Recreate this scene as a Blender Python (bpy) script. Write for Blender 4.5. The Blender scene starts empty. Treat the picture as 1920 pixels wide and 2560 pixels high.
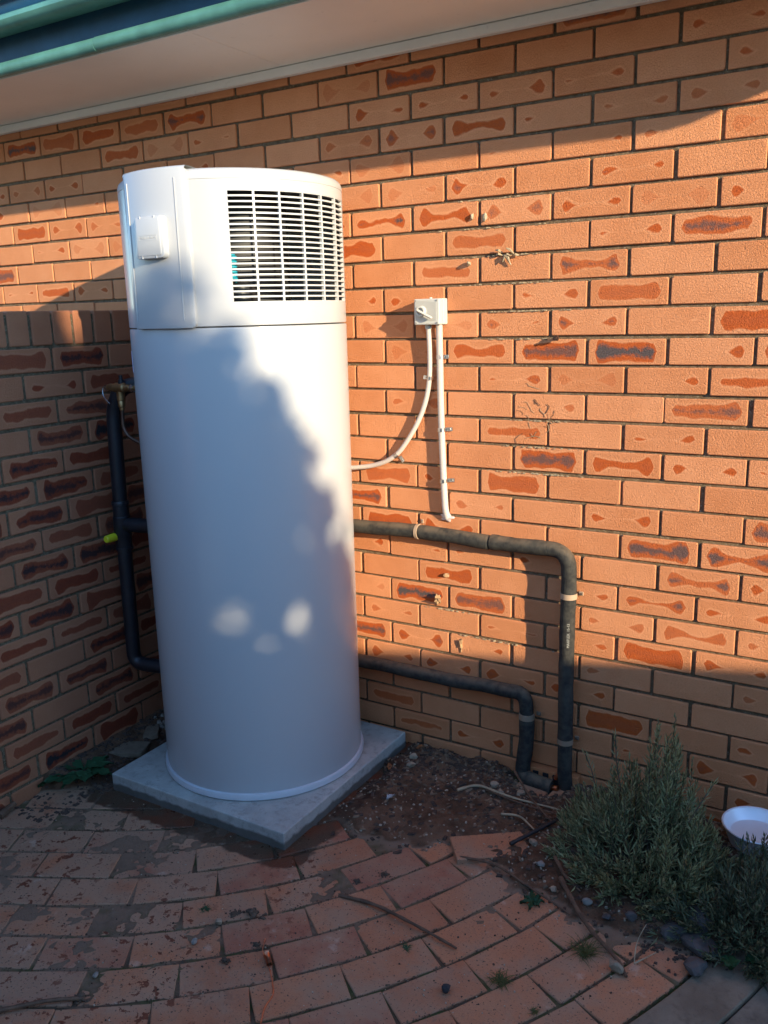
import bpy, bmesh, math, random
from mathutils import Vector, Matrix, noise as mnoise

random.seed(7)
scene = bpy.context.scene
col = scene.collection
PI = math.pi
R_ = math.radians

# ------------------------------------------------------------------ camera
cam_d = bpy.data.cameras.new('camera')
cam = bpy.data.objects.new('camera', cam_d)
col.objects.link(cam)
cam_d.sensor_fit = 'VERTICAL'
cam_d.sensor_height = 24.0
cam_d.lens = 24.0 * 2170.62 / 2560.0
cam_d.clip_start = 0.05
cam_d.clip_end = 500
CAM = Vector((1.5823, -2.6246, 1.5899))
RW = Matrix.Rotation(0.5482, 3, 'Z') @ Matrix.Rotation(1.3473, 3, 'X') @ Matrix.Rotation(-0.0273, 3, 'Z')
cam.matrix_world = Matrix.Translation(CAM) @ RW.to_4x4()
scene.camera = cam

# ------------------------------------------------------------------ sky, sun, exposure
KX, KZ = 2.45, 0.71                     # the sun stands towards (KX, -1, KZ)
SUN = Vector((KX, -1.0, KZ)).normalized()
world = bpy.data.worlds.new('World')
scene.world = world
world.use_nodes = True
wn = world.node_tree
sky = wn.nodes.new('ShaderNodeTexSky')
sky.sky_type = 'NISHITA'
sky.sun_disc = False
sky.sun_elevation = math.asin(SUN.z)
sky.sun_rotation = math.atan2(SUN.x, SUN.y)
sky.air_density = 1.0
sky.dust_density = 0.0
sky.ozone_density = 4.0
bg = wn.nodes['Background']
bg.inputs[1].default_value = 0.15
wn.links.new(sky.outputs[0], bg.inputs[0])
sun_d = bpy.data.lights.new('sun', 'SUN')
sun_d.energy = 2.6
sun_d.angle = R_(0.53)
sun_d.color = (1.0, 0.85, 0.60)
sun = bpy.data.objects.new('sun', sun_d)
sun.location = SUN * 30
sun.rotation_euler = SUN.to_track_quat('Z', 'Y').to_euler()
col.objects.link(sun)
vs = scene.view_settings
vs.view_transform = 'Standard'
vs.look = 'None'
vs.exposure = 1.8
vs.gamma = 1.0
vs.use_curve_mapping = False
scene.cycles.max_bounces = 6
scene.cycles.diffuse_bounces = 3
scene.cycles.glossy_bounces = 3


def project(P):
    q = RW.transposed() @ (Vector(P) - CAM)
    if q.z > -0.05:
        return None
    return (960 + 2170.62 * q.x / -q.z, 1280 - 2170.62 * q.y / -q.z)


# ------------------------------------------------------------------ object helpers
def tag(o, label=None, cat=None, group=None, kind=None):
    if label: o['label'] = label
    if cat: o['category'] = cat
    if group: o['group'] = group
    if kind: o['kind'] = kind
    return o


def link(name, me, m, parent=None, smooth=False):
    o = bpy.data.objects.new(name, me)
    col.objects.link(o)
    if m is not None and len(me.materials) == 0:
        me.materials.append(m)
    if parent is not None:
        o.parent = parent
    if smooth:
        for p in me.polygons:
            p.use_smooth = True
    return o


def empty(name, loc=(0, 0, 0)):
    o = bpy.data.objects.new(name, None)
    col.objects.link(o)
    o.location = loc
    o.empty_display_size = 0.05
    return o


def from_bm(name, bm, m, parent=None, smooth=False):
    me = bpy.data.meshes.new(name)
    bm.normal_update()
    bm.to_mesh(me)
    bm.free()
    return link(name, me, m, parent, smooth)


def from_py(name, v, f, m, parent=None, smooth=False):
    me = bpy.data.meshes.new(name)
    me.from_pydata(v, [], f)
    me.update()
    return link(name, me, m, parent, smooth)


def unparent_offset(o, root):
    """children given in world coordinates: subtract root location"""
    o.matrix_parent_inverse = Matrix.Translation(-Vector(root.location))
    return o


def smooth_by_angle(o, deg=35):
    me = o.data
    for p in me.polygons:
        p.use_smooth = True
    bm = bmesh.new()
    bm.from_mesh(me)
    for e in bm.edges:
        if len(e.link_faces) == 2 and e.calc_face_angle(0) > R_(deg):
            e.smooth = False
    bm.to_mesh(me)
    bm.free()
    return o


def box_bm(bm, c, s, bevel=0.0, rot=None):
    r = bmesh.ops.create_cube(bm, size=1.0)
    vs_ = r['verts']
    for v in vs_:
        v.co = Vector((v.co.x * s[0], v.co.y * s[1], v.co.z * s[2]))
    if bevel > 0:
        es = list({e for v in vs_ for e in v.link_edges})
        rr = bmesh.ops.bevel(bm, geom=es, offset=bevel, segments=2 if bevel > .003 else 1, affect='EDGES', profile=.5)
        vs_ = list({v for f in rr['faces'] for v in f.verts} | {v for v in vs_ if v.is_valid})
    for v in vs_:
        p = v.co
        if rot is not None:
            p = rot @ p
        v.co = p + Vector(c)
    return vs_


def box(name, c, s, m, parent=None, bevel=0.0, rot=None):
    bm = bmesh.new()
    box_bm(bm, c, s, bevel, rot)
    return from_bm(name, bm, m, parent)


def lathe(name, prof, c, m, parent=None, seg=96, a0=0.0, a1=2 * PI, axis='Z', smooth=True):
    """prof list of (r, h)"""
    full = abs(a1 - a0 - 2 * PI) < 1e-6
    n = seg if full else seg + 1
    v, f = [], []
    for (r, h) in prof:
        for i in range(n):
            a = a0 + (a1 - a0) * i / seg
            x, y = r * math.cos(a), r * math.sin(a)
            p = {'Z': (x, y, h), 'X': (h, x, y), 'Y': (x, -h, y)}[axis]
            v.append((c[0] + p[0], c[1] + p[1], c[2] + p[2]))
    for k in range(len(prof) - 1):
        for i in range(seg):
            j = (i + 1) % n
            f.append((k * n + i, k * n + j, (k + 1) * n + j, (k + 1) * n + i))
    o = from_py(name, v, f, m, parent)
    if smooth:
        smooth_by_angle(o, 32)
    return o


def round_path(pts, rad, n=8):
    P = [Vector(p) for p in pts]
    out = [P[0]]
    for i in range(1, len(P) - 1):
        a, b, c = P[i - 1], P[i], P[i + 1]
        d1, d2 = (a - b), (c - b)
        r = rad[i] if isinstance(rad, (list, tuple)) else rad
        l = min(r, d1.length * .49, d2.length * .49)
        p0, p1 = b + d1.normalized() * l, b + d2.normalized() * l
        for k in range(n + 1):
            t = k / n
            out.append(p0 * (1 - t) ** 2 + b * 2 * t * (1 - t) + p1 * t * t)
    out.append(P[-1])
    return out


def resample(P, step):
    L = [0.0]
    for i in range(1, len(P)):
        L.append(L[-1] + (P[i] - P[i - 1]).length)
    n = max(2, int(L[-1] / step))
    out = []
    k = 0
    for i in range(n + 1):
        s = L[-1] * i / n
        while k < len(L) - 2 and L[k + 1] < s:
            k += 1
        t = (s - L[k]) / max(1e-9, L[k + 1] - L[k])
        out.append(P[k].lerp(P[k + 1], min(1, max(0, t))))
    return out


def tube_geo(P, rfun, seg=14, caps=True):
    v, f = [], []
    up = Vector((0.13, 0.97, 0.2)).normalized()
    T0 = None
    n_prev = None
    for i, p in enumerate(P):
        t = (P[min(i + 1, len(P) - 1)] - P[max(i - 1, 0)]).normalized()
        if n_prev is None:
            nrm = t.cross(up)
            if nrm.length < 1e-3:
                nrm = t.cross(Vector((1, 0, 0)))
            nrm.normalize()
        else:
            nrm = (n_prev - t * n_prev.dot(t)).normalized()
        n_prev = nrm
        b = t.cross(nrm)
        r = rfun(i / (len(P) - 1)) if callable(rfun) else rfun
        for k in range(seg):
            a = 2 * PI * k / seg
            v.append(tuple(p + (nrm * math.cos(a) + b * math.sin(a)) * r))
    for i in range(len(P) - 1):
        for k in range(seg):
            j = (k + 1) % seg
            f.append((i * seg + k, i * seg + j, (i + 1) * seg + j, (i + 1) * seg + k))
    if caps:
        f.append(tuple(range(seg - 1, -1, -1)))
        o = (len(P) - 1) * seg
        f.append(tuple(o + k for k in range(seg)))
    return v, f


def tube(name, P, r, m, parent=None, seg=14, smooth=True):
    v, f = tube_geo([Vector(p) for p in P], r, seg)
    o = from_py(name, v, f, m, parent)
    if smooth:
        smooth_by_angle(o, 50)
    return o


def rock(name, c, s, m, parent=None, seed=0, sub=2, rough=.35, flat=.0):
    bm = bmesh.new()
    bmesh.ops.create_icosphere(bm, subdivisions=sub, radius=1.0)
    rnd = random.Random(seed)
    rz = Matrix.Rotation(rnd.uniform(0, 6.28), 3, 'Z')
    planes = [(Vector((rnd.gauss(0, 1), rnd.gauss(0, 1), rnd.gauss(0, 1))).normalized(), rnd.uniform(.55, .85)) for _ in range(9)]
    for v in bm.verts:
        p = v.co.copy()
        for n, d in planes:
            k = p.dot(n) - d
            if k > 0:
                p -= n * k
        p *= 1 + rough * .35 * mnoise.noise(v.co * 2.1 + Vector((seed * 3.1, 0, 0)))
        p = rz @ Vector((p.x * s[0], p.y * s[1], p.z * s[2]))
        v.co = p + Vector(c)
    return from_bm(name, bm, m, parent)


# ------------------------------------------------------------------ material helpers
class NT:
    def __init__(self, name):
        self.m = bpy.data.materials.new(name)
        self.m.use_nodes = True
        self.t = self.m.node_tree
        self.b = self.t.nodes['Principled BSDF']

    def put(self, sock, v):
        if v is None:
            return
        if isinstance(v, bpy.types.NodeSocket):
            self.t.links.new(v, sock)
        elif isinstance(v, (tuple, list)) and len(v) == 3 and sock.type == 'RGBA':
            sock.default_value = (*v, 1)
        else:
            sock.default_value = v

    def node(self, ty, ins=None, **props):
        n = self.t.nodes.new(ty)
        for k, v in props.items():
            setattr(n, k, v)
        for k, v in (ins or {}).items():
            self.put(n.inputs[k], v)
        return n

    def math(self, op, a, b=None, c=None, clamp=False):
        n = self.node('ShaderNodeMath', operation=op, use_clamp=clamp)
        for i, v in enumerate((a, b, c)):
            if v is not None:
                self.put(n.inputs[i], v)
        return n.outputs[0]

    def sstep(self, x, a, b):
        n = self.node('ShaderNodeMapRange', interpolation_type='SMOOTHSTEP')
        self.put(n.inputs[0], x)
        n.inputs[1].default_value = a
        n.inputs[2].default_value = b
        return n.outputs[0]

    def remap(self, x, a, b, c, d):
        n = self.node('ShaderNodeMapRange')
        for i, v in enumerate((x, a, b, c, d)):
            self.put(n.inputs[i], v)
        return n.outputs[0]

    def mix(self, fac, a, b, mode='MIX'):
        n = self.node('ShaderNodeMix', data_type='RGBA', blend_type=mode)
        self.put(n.inputs[0], fac)
        self.put(n.inputs[6], a)
        self.put(n.inputs[7], b)
        return n.outputs[2]

    def noise(self, vec, scale, detail=3, rough=.55, col=False):
        n = self.node('ShaderNodeTexNoise', {'Scale': scale, 'Detail': detail, 'Roughness': rough})
        if vec is not None:
            self.put(n.inputs['Vector'], vec)
        return n.outputs[1 if col else 0]

    def vor(self, vec, scale, feature='F1', out=0):
        n = self.node('ShaderNodeTexVoronoi', {'Scale': scale}, feature=feature)
        if vec is not None:
            self.put(n.inputs['Vector'], vec)
        return n.outputs[out]

    def pos(self):
        return self.node('ShaderNodeNewGeometry').outputs['Position']

    def obj(self):
        return self.node('ShaderNodeTexCoord').outputs['Object']

    def rnd(self):
        return self.node('ShaderNodeObjectInfo').outputs['Random']

    def bump(self, h, strength=.3, dist=.01):
        n = self.node('ShaderNodeBump', {'Strength': strength, 'Distance': dist})
        self.put(n.inputs['Height'], h)
        self.t.links.new(n.outputs[0], self.b.inputs['Normal'])

    def out(self, color=None, rough=None, metal=None, spec=None, **k):
        self.put(self.b.inputs['Base Color'], color)
        self.put(self.b.inputs['Roughness'], rough)
        self.put(self.b.inputs['Metallic'], metal)
        self.put(self.b.inputs['Specular IOR Level'], spec)
        for kk, v in k.items():
            self.put(self.b.inputs[kk.replace('_', ' ')], v)
        return self.m


def simple(name, c, rough=.5, var=.12, scale=40, metal=0, spec=.5, bump=0.0, bscale=120, **k):
    n = NT(name)
    p = n.obj()
    f = n.noise(p, scale, 4)
    lo = tuple(max(0, x * (1 - var)) for x in c)
    hi = tuple(min(1, x * (1 + var)) for x in c)
    cc = n.mix(n.sstep(f, .3, .7), lo, hi)
    rr = n.remap(n.noise(p, scale * 1.7, 3), 0, 1, max(0, rough - .1), min(1, rough + .1))
    if bump:
        n.bump(n.noise(p, bscale, 4), bump, .003)
    return n.out(cc, rr, metal, spec, **k)


# ---- brick -------------------------------------------------------------
def brick_material(name, c_lo, c_hi, mark, mark2, dark):
    n = NT(name)
    bl = n.node('ShaderNodeAttribute', attribute_name='bl')
    bp = n.node('ShaderNodeAttribute', attribute_name='bp')
    bq = n.node('ShaderNodeAttribute', attribute_name='bq')
    sx = n.node('ShaderNodeSeparateXYZ'); n.put(sx.inputs[0], bl.outputs['Vector'])
    sp = n.node('ShaderNodeSeparateXYZ'); n.put(sp.inputs[0], bp.outputs['Vector'])
    sq = n.node('ShaderNodeSeparateXYZ'); n.put(sq.inputs[0], bq.outputs['Vector'])
    u, v = sx.outputs[0], sx.outputs[1]
    pos = n.pos()
    n1 = n.noise(pos, 16, 1)
    n2 = n.noise(pos, 15, 1)
    n3 = n.noise(pos, 70, 2)
    uu = n.math('ADD', u, n.math('MULTIPLY', n.math('SUBTRACT', n1, .5), .22))
    vv = n.math('ADD', v, n.math('MULTIPLY', n.math('SUBTRACT', n2, .5), .62))
    vv = n.math('ADD', vv, n.math('MULTIPLY', n.math('SUBTRACT', n3, .5), .16))

    def gauss(sign):
        x = n.math('MULTIPLY', n.math('SUBTRACT', uu, .68 * sign), sign)      # >0 outside, <0 inside
        w = n.remap(n.math('GREATER_THAN', x, 0), 0, 1, .27, .17)
        q = n.math('DIVIDE', x, w)
        q = n.math('MULTIPLY', q, q)
        return n.math('EXPONENT', n.math('MULTIPLY', q, -1.1))
    H = n.math('ADD', n.math('MULTIPLY', sp.outputs[0], gauss(-1)), n.math('MULTIPLY', sp.outputs[1], gauss(1)))
    au = n.math('ABSOLUTE', uu)
    cap = n.math('SUBTRACT', 1, n.sstep(au, .70, .93))
    wav = n.math('MULTIPLY', n.math('SUBTRACT', n.noise(pos, 14, 1), .5), .45)
    mid = n.math('ADD', sp.outputs[2], wav)
    H = n.math('ADD', H, n.math('ADD', n.math('MULTIPLY', mid, cap), n.math('MULTIPLY', n.math('SUBTRACT', cap, 1), .6)))
    sd = n.math('SUBTRACT', H, n.math('ABSOLUTE', vv))
    inside = n.math('MULTIPLY', n.math('LESS_THAN', n.math('ABSOLUTE', v), .96), n.math('LESS_THAN', n.math('ABSOLUTE', u), .97))
    mask = n.math('MULTIPLY', n.math('MULTIPLY', n.sstep(sd, -.09, .10), inside), sq.outputs[2])
    halo = n.math('MULTIPLY', n.math('MULTIPLY', n.sstep(sd, -.26, -.04), n.math('SUBTRACT', 1, mask)), n.math('MULTIPLY', sq.outputs[2], .45))
    core = n.math('ADD', sd, n.math('MULTIPLY', n.math('SUBTRACT', n.noise(pos, 55, 3, .75), .5), 1.1))
    dk = n.math('MULTIPLY', n.math('MULTIPLY', n.sstep(core, .18, .62), sq.outputs[0]), mask)
    tone = n.math('ADD', n.math('MULTIPLY', sq.outputs[1], .65), n.math('MULTIPLY', n.sstep(n.noise(pos, 9, 3), .3, .7), .35))
    base = n.mix(tone, c_lo, c_hi)
    rim = n.sstep(n.math('MAXIMUM', n.math('ABSOLUTE', v), n.math('ADD', n.math('MULTIPLY', n.math('SUBTRACT', n.math('ABSOLUTE', u), 1), 3), 1)), .72, 1.0)
    base = n.mix(n.math('MULTIPLY', rim, .35), base, tuple(min(1, x * y) for x, y in zip(c_hi, (1.0, .93, .95))))
    fine = n.sstep(n.noise(pos, 380, 2, .65), .32, .7)
    base = n.mix(n.math('MULTIPLY', n.math('SUBTRACT', 1, fine), .16), base, tuple(x * .62 for x in c_lo))
    base = n.mix(halo, base, (min(1, c_hi[0] * 1.12), c_hi[1] * 1.2, c_hi[2] * 1.25))
    mk = n.mix(n.noise(pos, 70, 4), mark, mark2)
    cc = n.mix(mask, base, mk)
    cc = n.mix(n.math('MULTIPLY', dk, .92), cc, dark)
    # specks and pale lime runs
    spk = n.math('MULTIPLY', n.sstep(n.noise(pos, 240, 2), .70, .76), .55)
    cc = n.mix(spk, cc, tuple(x * .35 for x in c_lo))
    pale = n.math('MULTIPLY', n.sstep(n.noise(pos, 150, 3), .71, .78), n.sstep(n.noise(pos, 5, 2), .52, .68))
    cc = n.mix(n.math('MULTIPLY', pale, .5), cc, (.62, .55, .45))
    crack = n.sstep(n.vor(pos, 130, 'DISTANCE_TO_EDGE'), 0, .08)
    h = n.math('ADD', n.math('MULTIPLY', crack, .30), n.noise(pos, 230, 3, .7))
    n.bump(h, .75, .0045)
    return n.out(cc, n.remap(fine, 0, 1, .9, .72), 0, .25)


M_brick = brick_material('brick_face', (.62, .225, .088), (.77, .325, .150), (.46, .078, .014), (.55, .120, .024), (.095, .075, .072))
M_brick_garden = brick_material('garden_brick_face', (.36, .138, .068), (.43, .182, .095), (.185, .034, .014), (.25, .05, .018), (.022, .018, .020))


def mortar_mat(name, a, b):
    n = NT(name)
    p = n.pos()
    c = n.mix(n.sstep(n.noise(p, 60, 5, .7), .3, .7), a, b)
    c = n.mix(n.math('MULTIPLY', n.sstep(n.noise(p, 300, 2), .6, .7), .6), c, (.5, .45, .36))
    n.bump(n.noise(p, 330, 5, .75), .9, .006)
    return n.out(c, .95, 0, .1)


M_mortar = mortar_mat('mortar', (.13, .088, .050), (.25, .18, .105))
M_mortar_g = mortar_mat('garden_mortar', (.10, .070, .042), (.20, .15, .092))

# ---- paving ------------------------------------------------------------
def wet_stain_nodes(n, pos):
    """distance outwards from the slab footprint, ragged: a real damp patch where the slab was hosed"""
    s = n.node('ShaderNodeSeparateXYZ'); n.put(s.inputs[0], pos)
    dx = n.math('MAXIMUM', n.math('SUBTRACT', n.math('ABSOLUTE', n.math('ADD', s.outputs[0], .305)), .375), 0)
    dy = n.math('MAXIMUM', n.math('SUBTRACT', n.math('ABSOLUTE', n.math('ADD', s.outputs[1], .41)), .375), 0)
    d = n.math('SQRT', n.math('ADD', n.math('MULTIPLY', dx, dx), n.math('MULTIPLY', dy, dy)))
    d = n.math('ADD', d, n.math('MULTIPLY', n.math('SUBTRACT', n.noise(pos, 12, 4), .5), .10))
    return n.math('SUBTRACT', 1, n.sstep(d, .080, .094))


def paver_material():
    n = NT('clay_paver')
    pos = n.pos()
    r = n.rnd()
    s = n.node('ShaderNodeSeparateXYZ'); n.put(s.inputs[0], pos)
    base = n.mix(r, (.44, .148, .064), (.53, .200, .088))
    red = n.sstep(n.math('FRACT', n.math('MULTIPLY', r, 7.31)), .80, .84)
    base = n.mix(red, base, (.36, .115, .062))
    base = n.mix(n.math('MULTIPLY', n.sstep(n.noise(pos, 12, 3), .35, .65), .5), base, (.48, .235, .125))
    fine = n.noise(pos, 300, 3, .7)
    base = n.mix(n.math('MULTIPLY', n.sstep(fine, .52, .66), .45), base, (.15, .075, .048))
    # grey silt film, thicker towards the left where the yard drains
    left = n.sstep(s.outputs[0], .55, -.70)
    silt = n.math('ADD', n.noise(pos, 5.5, 4, .65), n.math('MULTIPLY', left, .16))
    silt = n.math('MULTIPLY', n.sstep(silt, .44, .66), .78)
    base = n.mix(silt, base, (.38, .235, .145))
    med = n.noise(pos, 60, 4, .7)
    base = n.mix(n.remap(n.noise(pos, 3.5, 3), .3, .7, .10, .42), base, (.24, .142, .092))
    base = n.mix(n.math('MULTIPLY', n.sstep(med, .56, .68), .38), base, (.20, .13, .092))
    grit = n.math('MULTIPLY', n.sstep(n.noise(pos, 170, 1, .5), .66, .70), .85)
    base = n.mix(grit, base, (.085, .058, .042))
    # muddy red splashes
    spl = n.noise(pos, 27, 4, .66)
    zone = n.math('MULTIPLY', n.sstep(s.outputs[0], .42, .15), n.sstep(n.noise(pos, 2.6, 1), .36, .50))
    spl = n.math('MULTIPLY', n.sstep(spl, .585, .606), zone)
    base = n.mix(n.math('MULTIPLY', spl, .88), base, (.125, .026, .010))
    wet = wet_stain_nodes(n, pos)
    base = n.mix(n.math('MULTIPLY', wet, .94), base, n.mix(n.sstep(n.noise(pos, 9, 2), .4, .6), (.062, .038, .022), (.105, .032, .014)))
    # efflorescence blooms
    pale = n.math('MULTIPLY', n.sstep(n.noise(pos, 10, 4, .6), .62, .74), .5)
    base = n.mix(pale, base, (.55, .42, .31))
    h = n.math('ADD', n.math('MULTIPLY', fine, .7), n.math('MULTIPLY', med, .9))
    n.bump(h, .55, .005)
    rough = n.math('SUBTRACT', .88, n.math('ADD', n.math('MULTIPLY', wet, .40), n.math('MULTIPLY', spl, .25)))
    return n.out(base, rough, 0, .3)


M_paver = paver_material()


def soil_material():
    n = NT('soil')
    pos = n.pos()
    s = n.node('ShaderNodeSeparateXYZ'); n.put(s.inputs[0], pos)
    c = n.mix(n.sstep(n.noise(pos, 18, 5, .65), .3, .7), (.085, .045, .025), (.20, .110, .064))
    c = n.mix(n.math('MULTIPLY', n.sstep(n.noise(pos, 5, 3), .5, .7), .5), c, (.25, .15, .092))
    joint = n.sstep(s.outputs[2], .008, .003)
    jc = n.mix(n.sstep(n.noise(pos, 11, 3), .45, .60), (.135, .088, .056), (.075, .085, .030))
    jc = n.mix(n.sstep(s.outputs[2], -.005, .001), jc, (.27, .175, .115))
    c = n.mix(joint, c, jc)
    c = n.mix(n.math('MULTIPLY', n.sstep(n.vor(pos, 260), .16, .05), .7), c, (.25, .19, .13))
    wet = wet_stain_nodes(n, pos)
    c = n.mix(n.math('MULTIPLY', wet, .5), c, (.022, .014, .010))
    h = n.math('ADD', n.noise(pos, 90, 6, .75), n.math('MULTIPLY', n.noise(pos, 400, 3), .5))
    n.bump(h, .9, .012)
    return n.out(c, .95, 0, .2)


M_soil = soil_material()


def concrete_mat(name, a, b, wetbase=False, rough=.8):
    n = NT(name)
    pos = n.pos()
    c = n.mix(n.sstep(n.noise(pos, 7, 5, .65), .3, .72), a, b)
    c = n.mix(n.math('MULTIPLY', n.sstep(n.noise(pos, 38, 5, .7), .50, .66), .45), c, tuple(x * .6 for x in a))
    c = n.mix(n.math('MULTIPLY', n.sstep(n.noise(pos, 420, 2), .62, .7), .4), c, tuple(x * .45 for x in a))
    c = n.mix(n.math('MULTIPLY', n.sstep(n.noise(pos, 300, 2), .66, .74), .4), c, tuple(min(1, x * 1.5) for x in b))
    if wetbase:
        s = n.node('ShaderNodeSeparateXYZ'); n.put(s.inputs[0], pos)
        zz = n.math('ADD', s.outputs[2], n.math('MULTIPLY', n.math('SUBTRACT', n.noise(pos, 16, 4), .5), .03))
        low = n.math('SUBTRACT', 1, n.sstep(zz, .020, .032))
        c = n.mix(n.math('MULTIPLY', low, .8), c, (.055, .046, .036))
    n.bump(n.math('ADD', n.noise(pos, 60, 5, .7), n.math('MULTIPLY', n.noise(pos, 500, 3), .6)), .35, .006)
    return n.out(c, rough, 0, .3)


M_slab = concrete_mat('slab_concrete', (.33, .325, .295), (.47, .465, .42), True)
M_kerb = concrete_mat('kerb_concrete', (.150, .110, .074), (.235, .180, .125))
M_path = concrete_mat('path_concrete', (.12, .092, .066), (.25, .20, .145))
M_ground = simple('far_ground', (.30, .24, .16), .95, .3, 3)

# ---- others ------------------------------------------------------------
def tank_material():
    n = NT('white_enamel')
    return n.out((.45, .45, .445), .26, 0, .45, Coat_Weight=.08, Coat_Roughness=.10)


M_tank = tank_material()
M_plastic = simple('white_plastic', (.50, .50, .49), .34, .02, 8)
M_ring = simple('base_ring_plastic', (.56, .58, .60), .4, .03, 8)
M_black = simple('black_interior', (.012, .012, .013), .6, .2, 20)
M_motor = simple('motor_black', (.02, .02, .022), .35, .2, 20)
M_tealcoil = simple('teal_fins', (.02, .30, .40), .35, .1, 30)
M_sticker = simple('sticker_paper', (.55, .52, .72), .6, .03, 20)
M_ink = simple('print_ink', (.10, .08, .22), .6, .05, 20)
M_switch = simple('switch_plastic', (.56, .535, .47), .4, .03, 10)
M_switch_l = simple('switch_face_plastic', (.47, .445, .39), .45, .03, 10)
M_screw = simple('screw_zinc', (.45, .43, .40), .35, .1, 60, metal=1)
M_galv = simple('galvanised_strap', (.60, .59, .57), .32, .12, 70, metal=1)
M_conduit = simple('conduit_plastic', (.56, .48, .42), .45, .03, 10)
M_seal = simple('silicone_sealant', (.55, .44, .41), .35, .05, 30, bump=.3)
M_strap = simple('pipe_saddle_plastic', (.42, .29, .19), .6, .08, 20)
M_strap_g = simple('grey_pipe_saddle', (.27, .19, .125), .6, .1, 20)
M_brass = simple('brass', (.33, .20, .09), .42, .3, 30, metal=.9)
M_copper = simple('copper', (.60, .23, .12), .32, .2, 40, metal=1)
M_copper_old = simple('dull_copper', (.12, .07, .05), .5, .3, 30, metal=.7)
M_steel = simple('steel', (.5, .5, .5), .25, .1, 50, metal=1)
M_yellow = simple('yellow_cap', (.60, .58, .02), .4, .06, 40)


def foam_mat():
    n = NT('foam_insulation')
    p = n.pos()
    s = n.node('ShaderNodeSeparateXYZ'); n.put(s.inputs[0], p)
    c = n.mix(n.sstep(n.noise(p, 60, 4), .3, .7), (.022, .021, .020), (.050, .046, .038))
    nn = n.node('ShaderNodeSeparateXYZ'); n.put(nn.inputs[0], n.node('ShaderNodeNewGeometry').outputs['Normal'])
    dust = n.math('MULTIPLY', n.sstep(nn.outputs[2], .05, .85), n.sstep(n.noise(p, 25, 4), .25, .6))
    c = n.mix(n.math('MULTIPLY', dust, .7), c, (.19, .135, .085))
    faded = n.math('MULTIPLY', n.sstep(n.noise(p, 9, 3), .42, .65), .5)
    c = n.mix(faded, c, (.085, .078, .060))
    wr = n.noise(n.node('ShaderNodeVectorMath', {0: p, 1: (3, 1, 1)}, operation='MULTIPLY').outputs[0], 90, 3)
    n.bump(wr, .35, .004)
    return n.out(c, .78, 0, .25)


M_foam = foam_mat()
M_blackpipe = simple('black_pipe', (.010, .011, .015), .45, .2, 30)
M_white_print = simple('white_print', (.34, .33, .29), .6, .1, 60)


def soffit_mat(name, c):
    n = NT(name)
    p = n.pos()
    cc = n.mix(n.sstep(n.noise(p, 2.5, 4), .3, .7), tuple(x * .93 for x in c), c)
    cc = n.mix(n.math('MULTIPLY', n.sstep(n.noise(p, 40, 4), .62, .75), .25), cc, tuple(x * .6 for x in c))
    n.bump(n.noise(p, 120, 3), .06, .004)
    return n.out(cc, .55, 0, .35)


M_soffit = soffit_mat('soffit_paint', (.90, .84, .74))
M_trim = soffit_mat('soffit_trim_paint', (.84, .79, .70))


def weathered_paint(name, c, chip=(.36, .30, .24)):
    n = NT(name)
    p = n.pos()
    cc = n.mix(n.sstep(n.noise(p, 8, 4), .3, .7), tuple(x * .8 for x in c), tuple(min(1, x * 1.15) for x in c))
    ch = n.math('MULTIPLY', n.sstep(n.noise(p, 26, 4, .7), .70, .73), n.sstep(n.noise(p, 3, 2), .45, .55))
    cc = n.mix(ch, cc, chip)
    n.bump(n.noise(p, 90, 4), .12, .004)
    return n.out(cc, n.remap(n.noise(p, 30, 3), 0, 1, .3, .6), 0, .4)


M_teal = weathered_paint('teal_paint', (.10, .265, .215))
M_navy = weathered_paint('navy_paint', (.006, .045, .085), (.12, .10, .09))
M_roof = simple('roof_sheet', (.12, .16, .20), .5, .1, 6)


def leaf_mat(name, a, b, trans=.25, rough=.55, dry=None):
    n = NT(name)
    p = n.pos()
    t = n.node('ShaderNodeAttribute', attribute_name='tone')
    f = n.math('ADD', n.math('MULTIPLY', n.noise(p, 18, 3), .5), n.math('MULTIPLY', t.outputs['Fac'], .6))
    c = n.mix(n.sstep(f, .2, .85), a, b)
    if dry:
        c = n.mix(n.math('MULTIPLY', n.sstep(t.outputs['Fac'], .90, .94), .8), c, dry)
    m = n.out(c, rough, 0, .3)
    out = n.t.nodes['Material Output']
    tr = n.node('ShaderNodeBsdfTranslucent')
    n.put(tr.inputs[0], n.mix(.5, c, b))
    mx = n.node('ShaderNodeMixShader')
    mx.inputs[0].default_value = trans
    n.t.links.new(n.b.outputs[0], mx.inputs[1])
    n.t.links.new(tr.outputs[0], mx.inputs[2])
    n.t.links.new(mx.outputs[0], out.inputs[0])
    return m


def leaf_tones(o, seed, per=4):
    """one random tone for each leaf"""
    me = o.data
    rnd = random.Random(seed)
    at = me.attributes.new('tone', 'FLOAT', 'POINT')
    vals = []
    while len(vals) < len(me.vertices):
        vals += [rnd.random()] * per
    at.data.foreach_set('value', vals[:len(me.vertices)])
    return o


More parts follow.
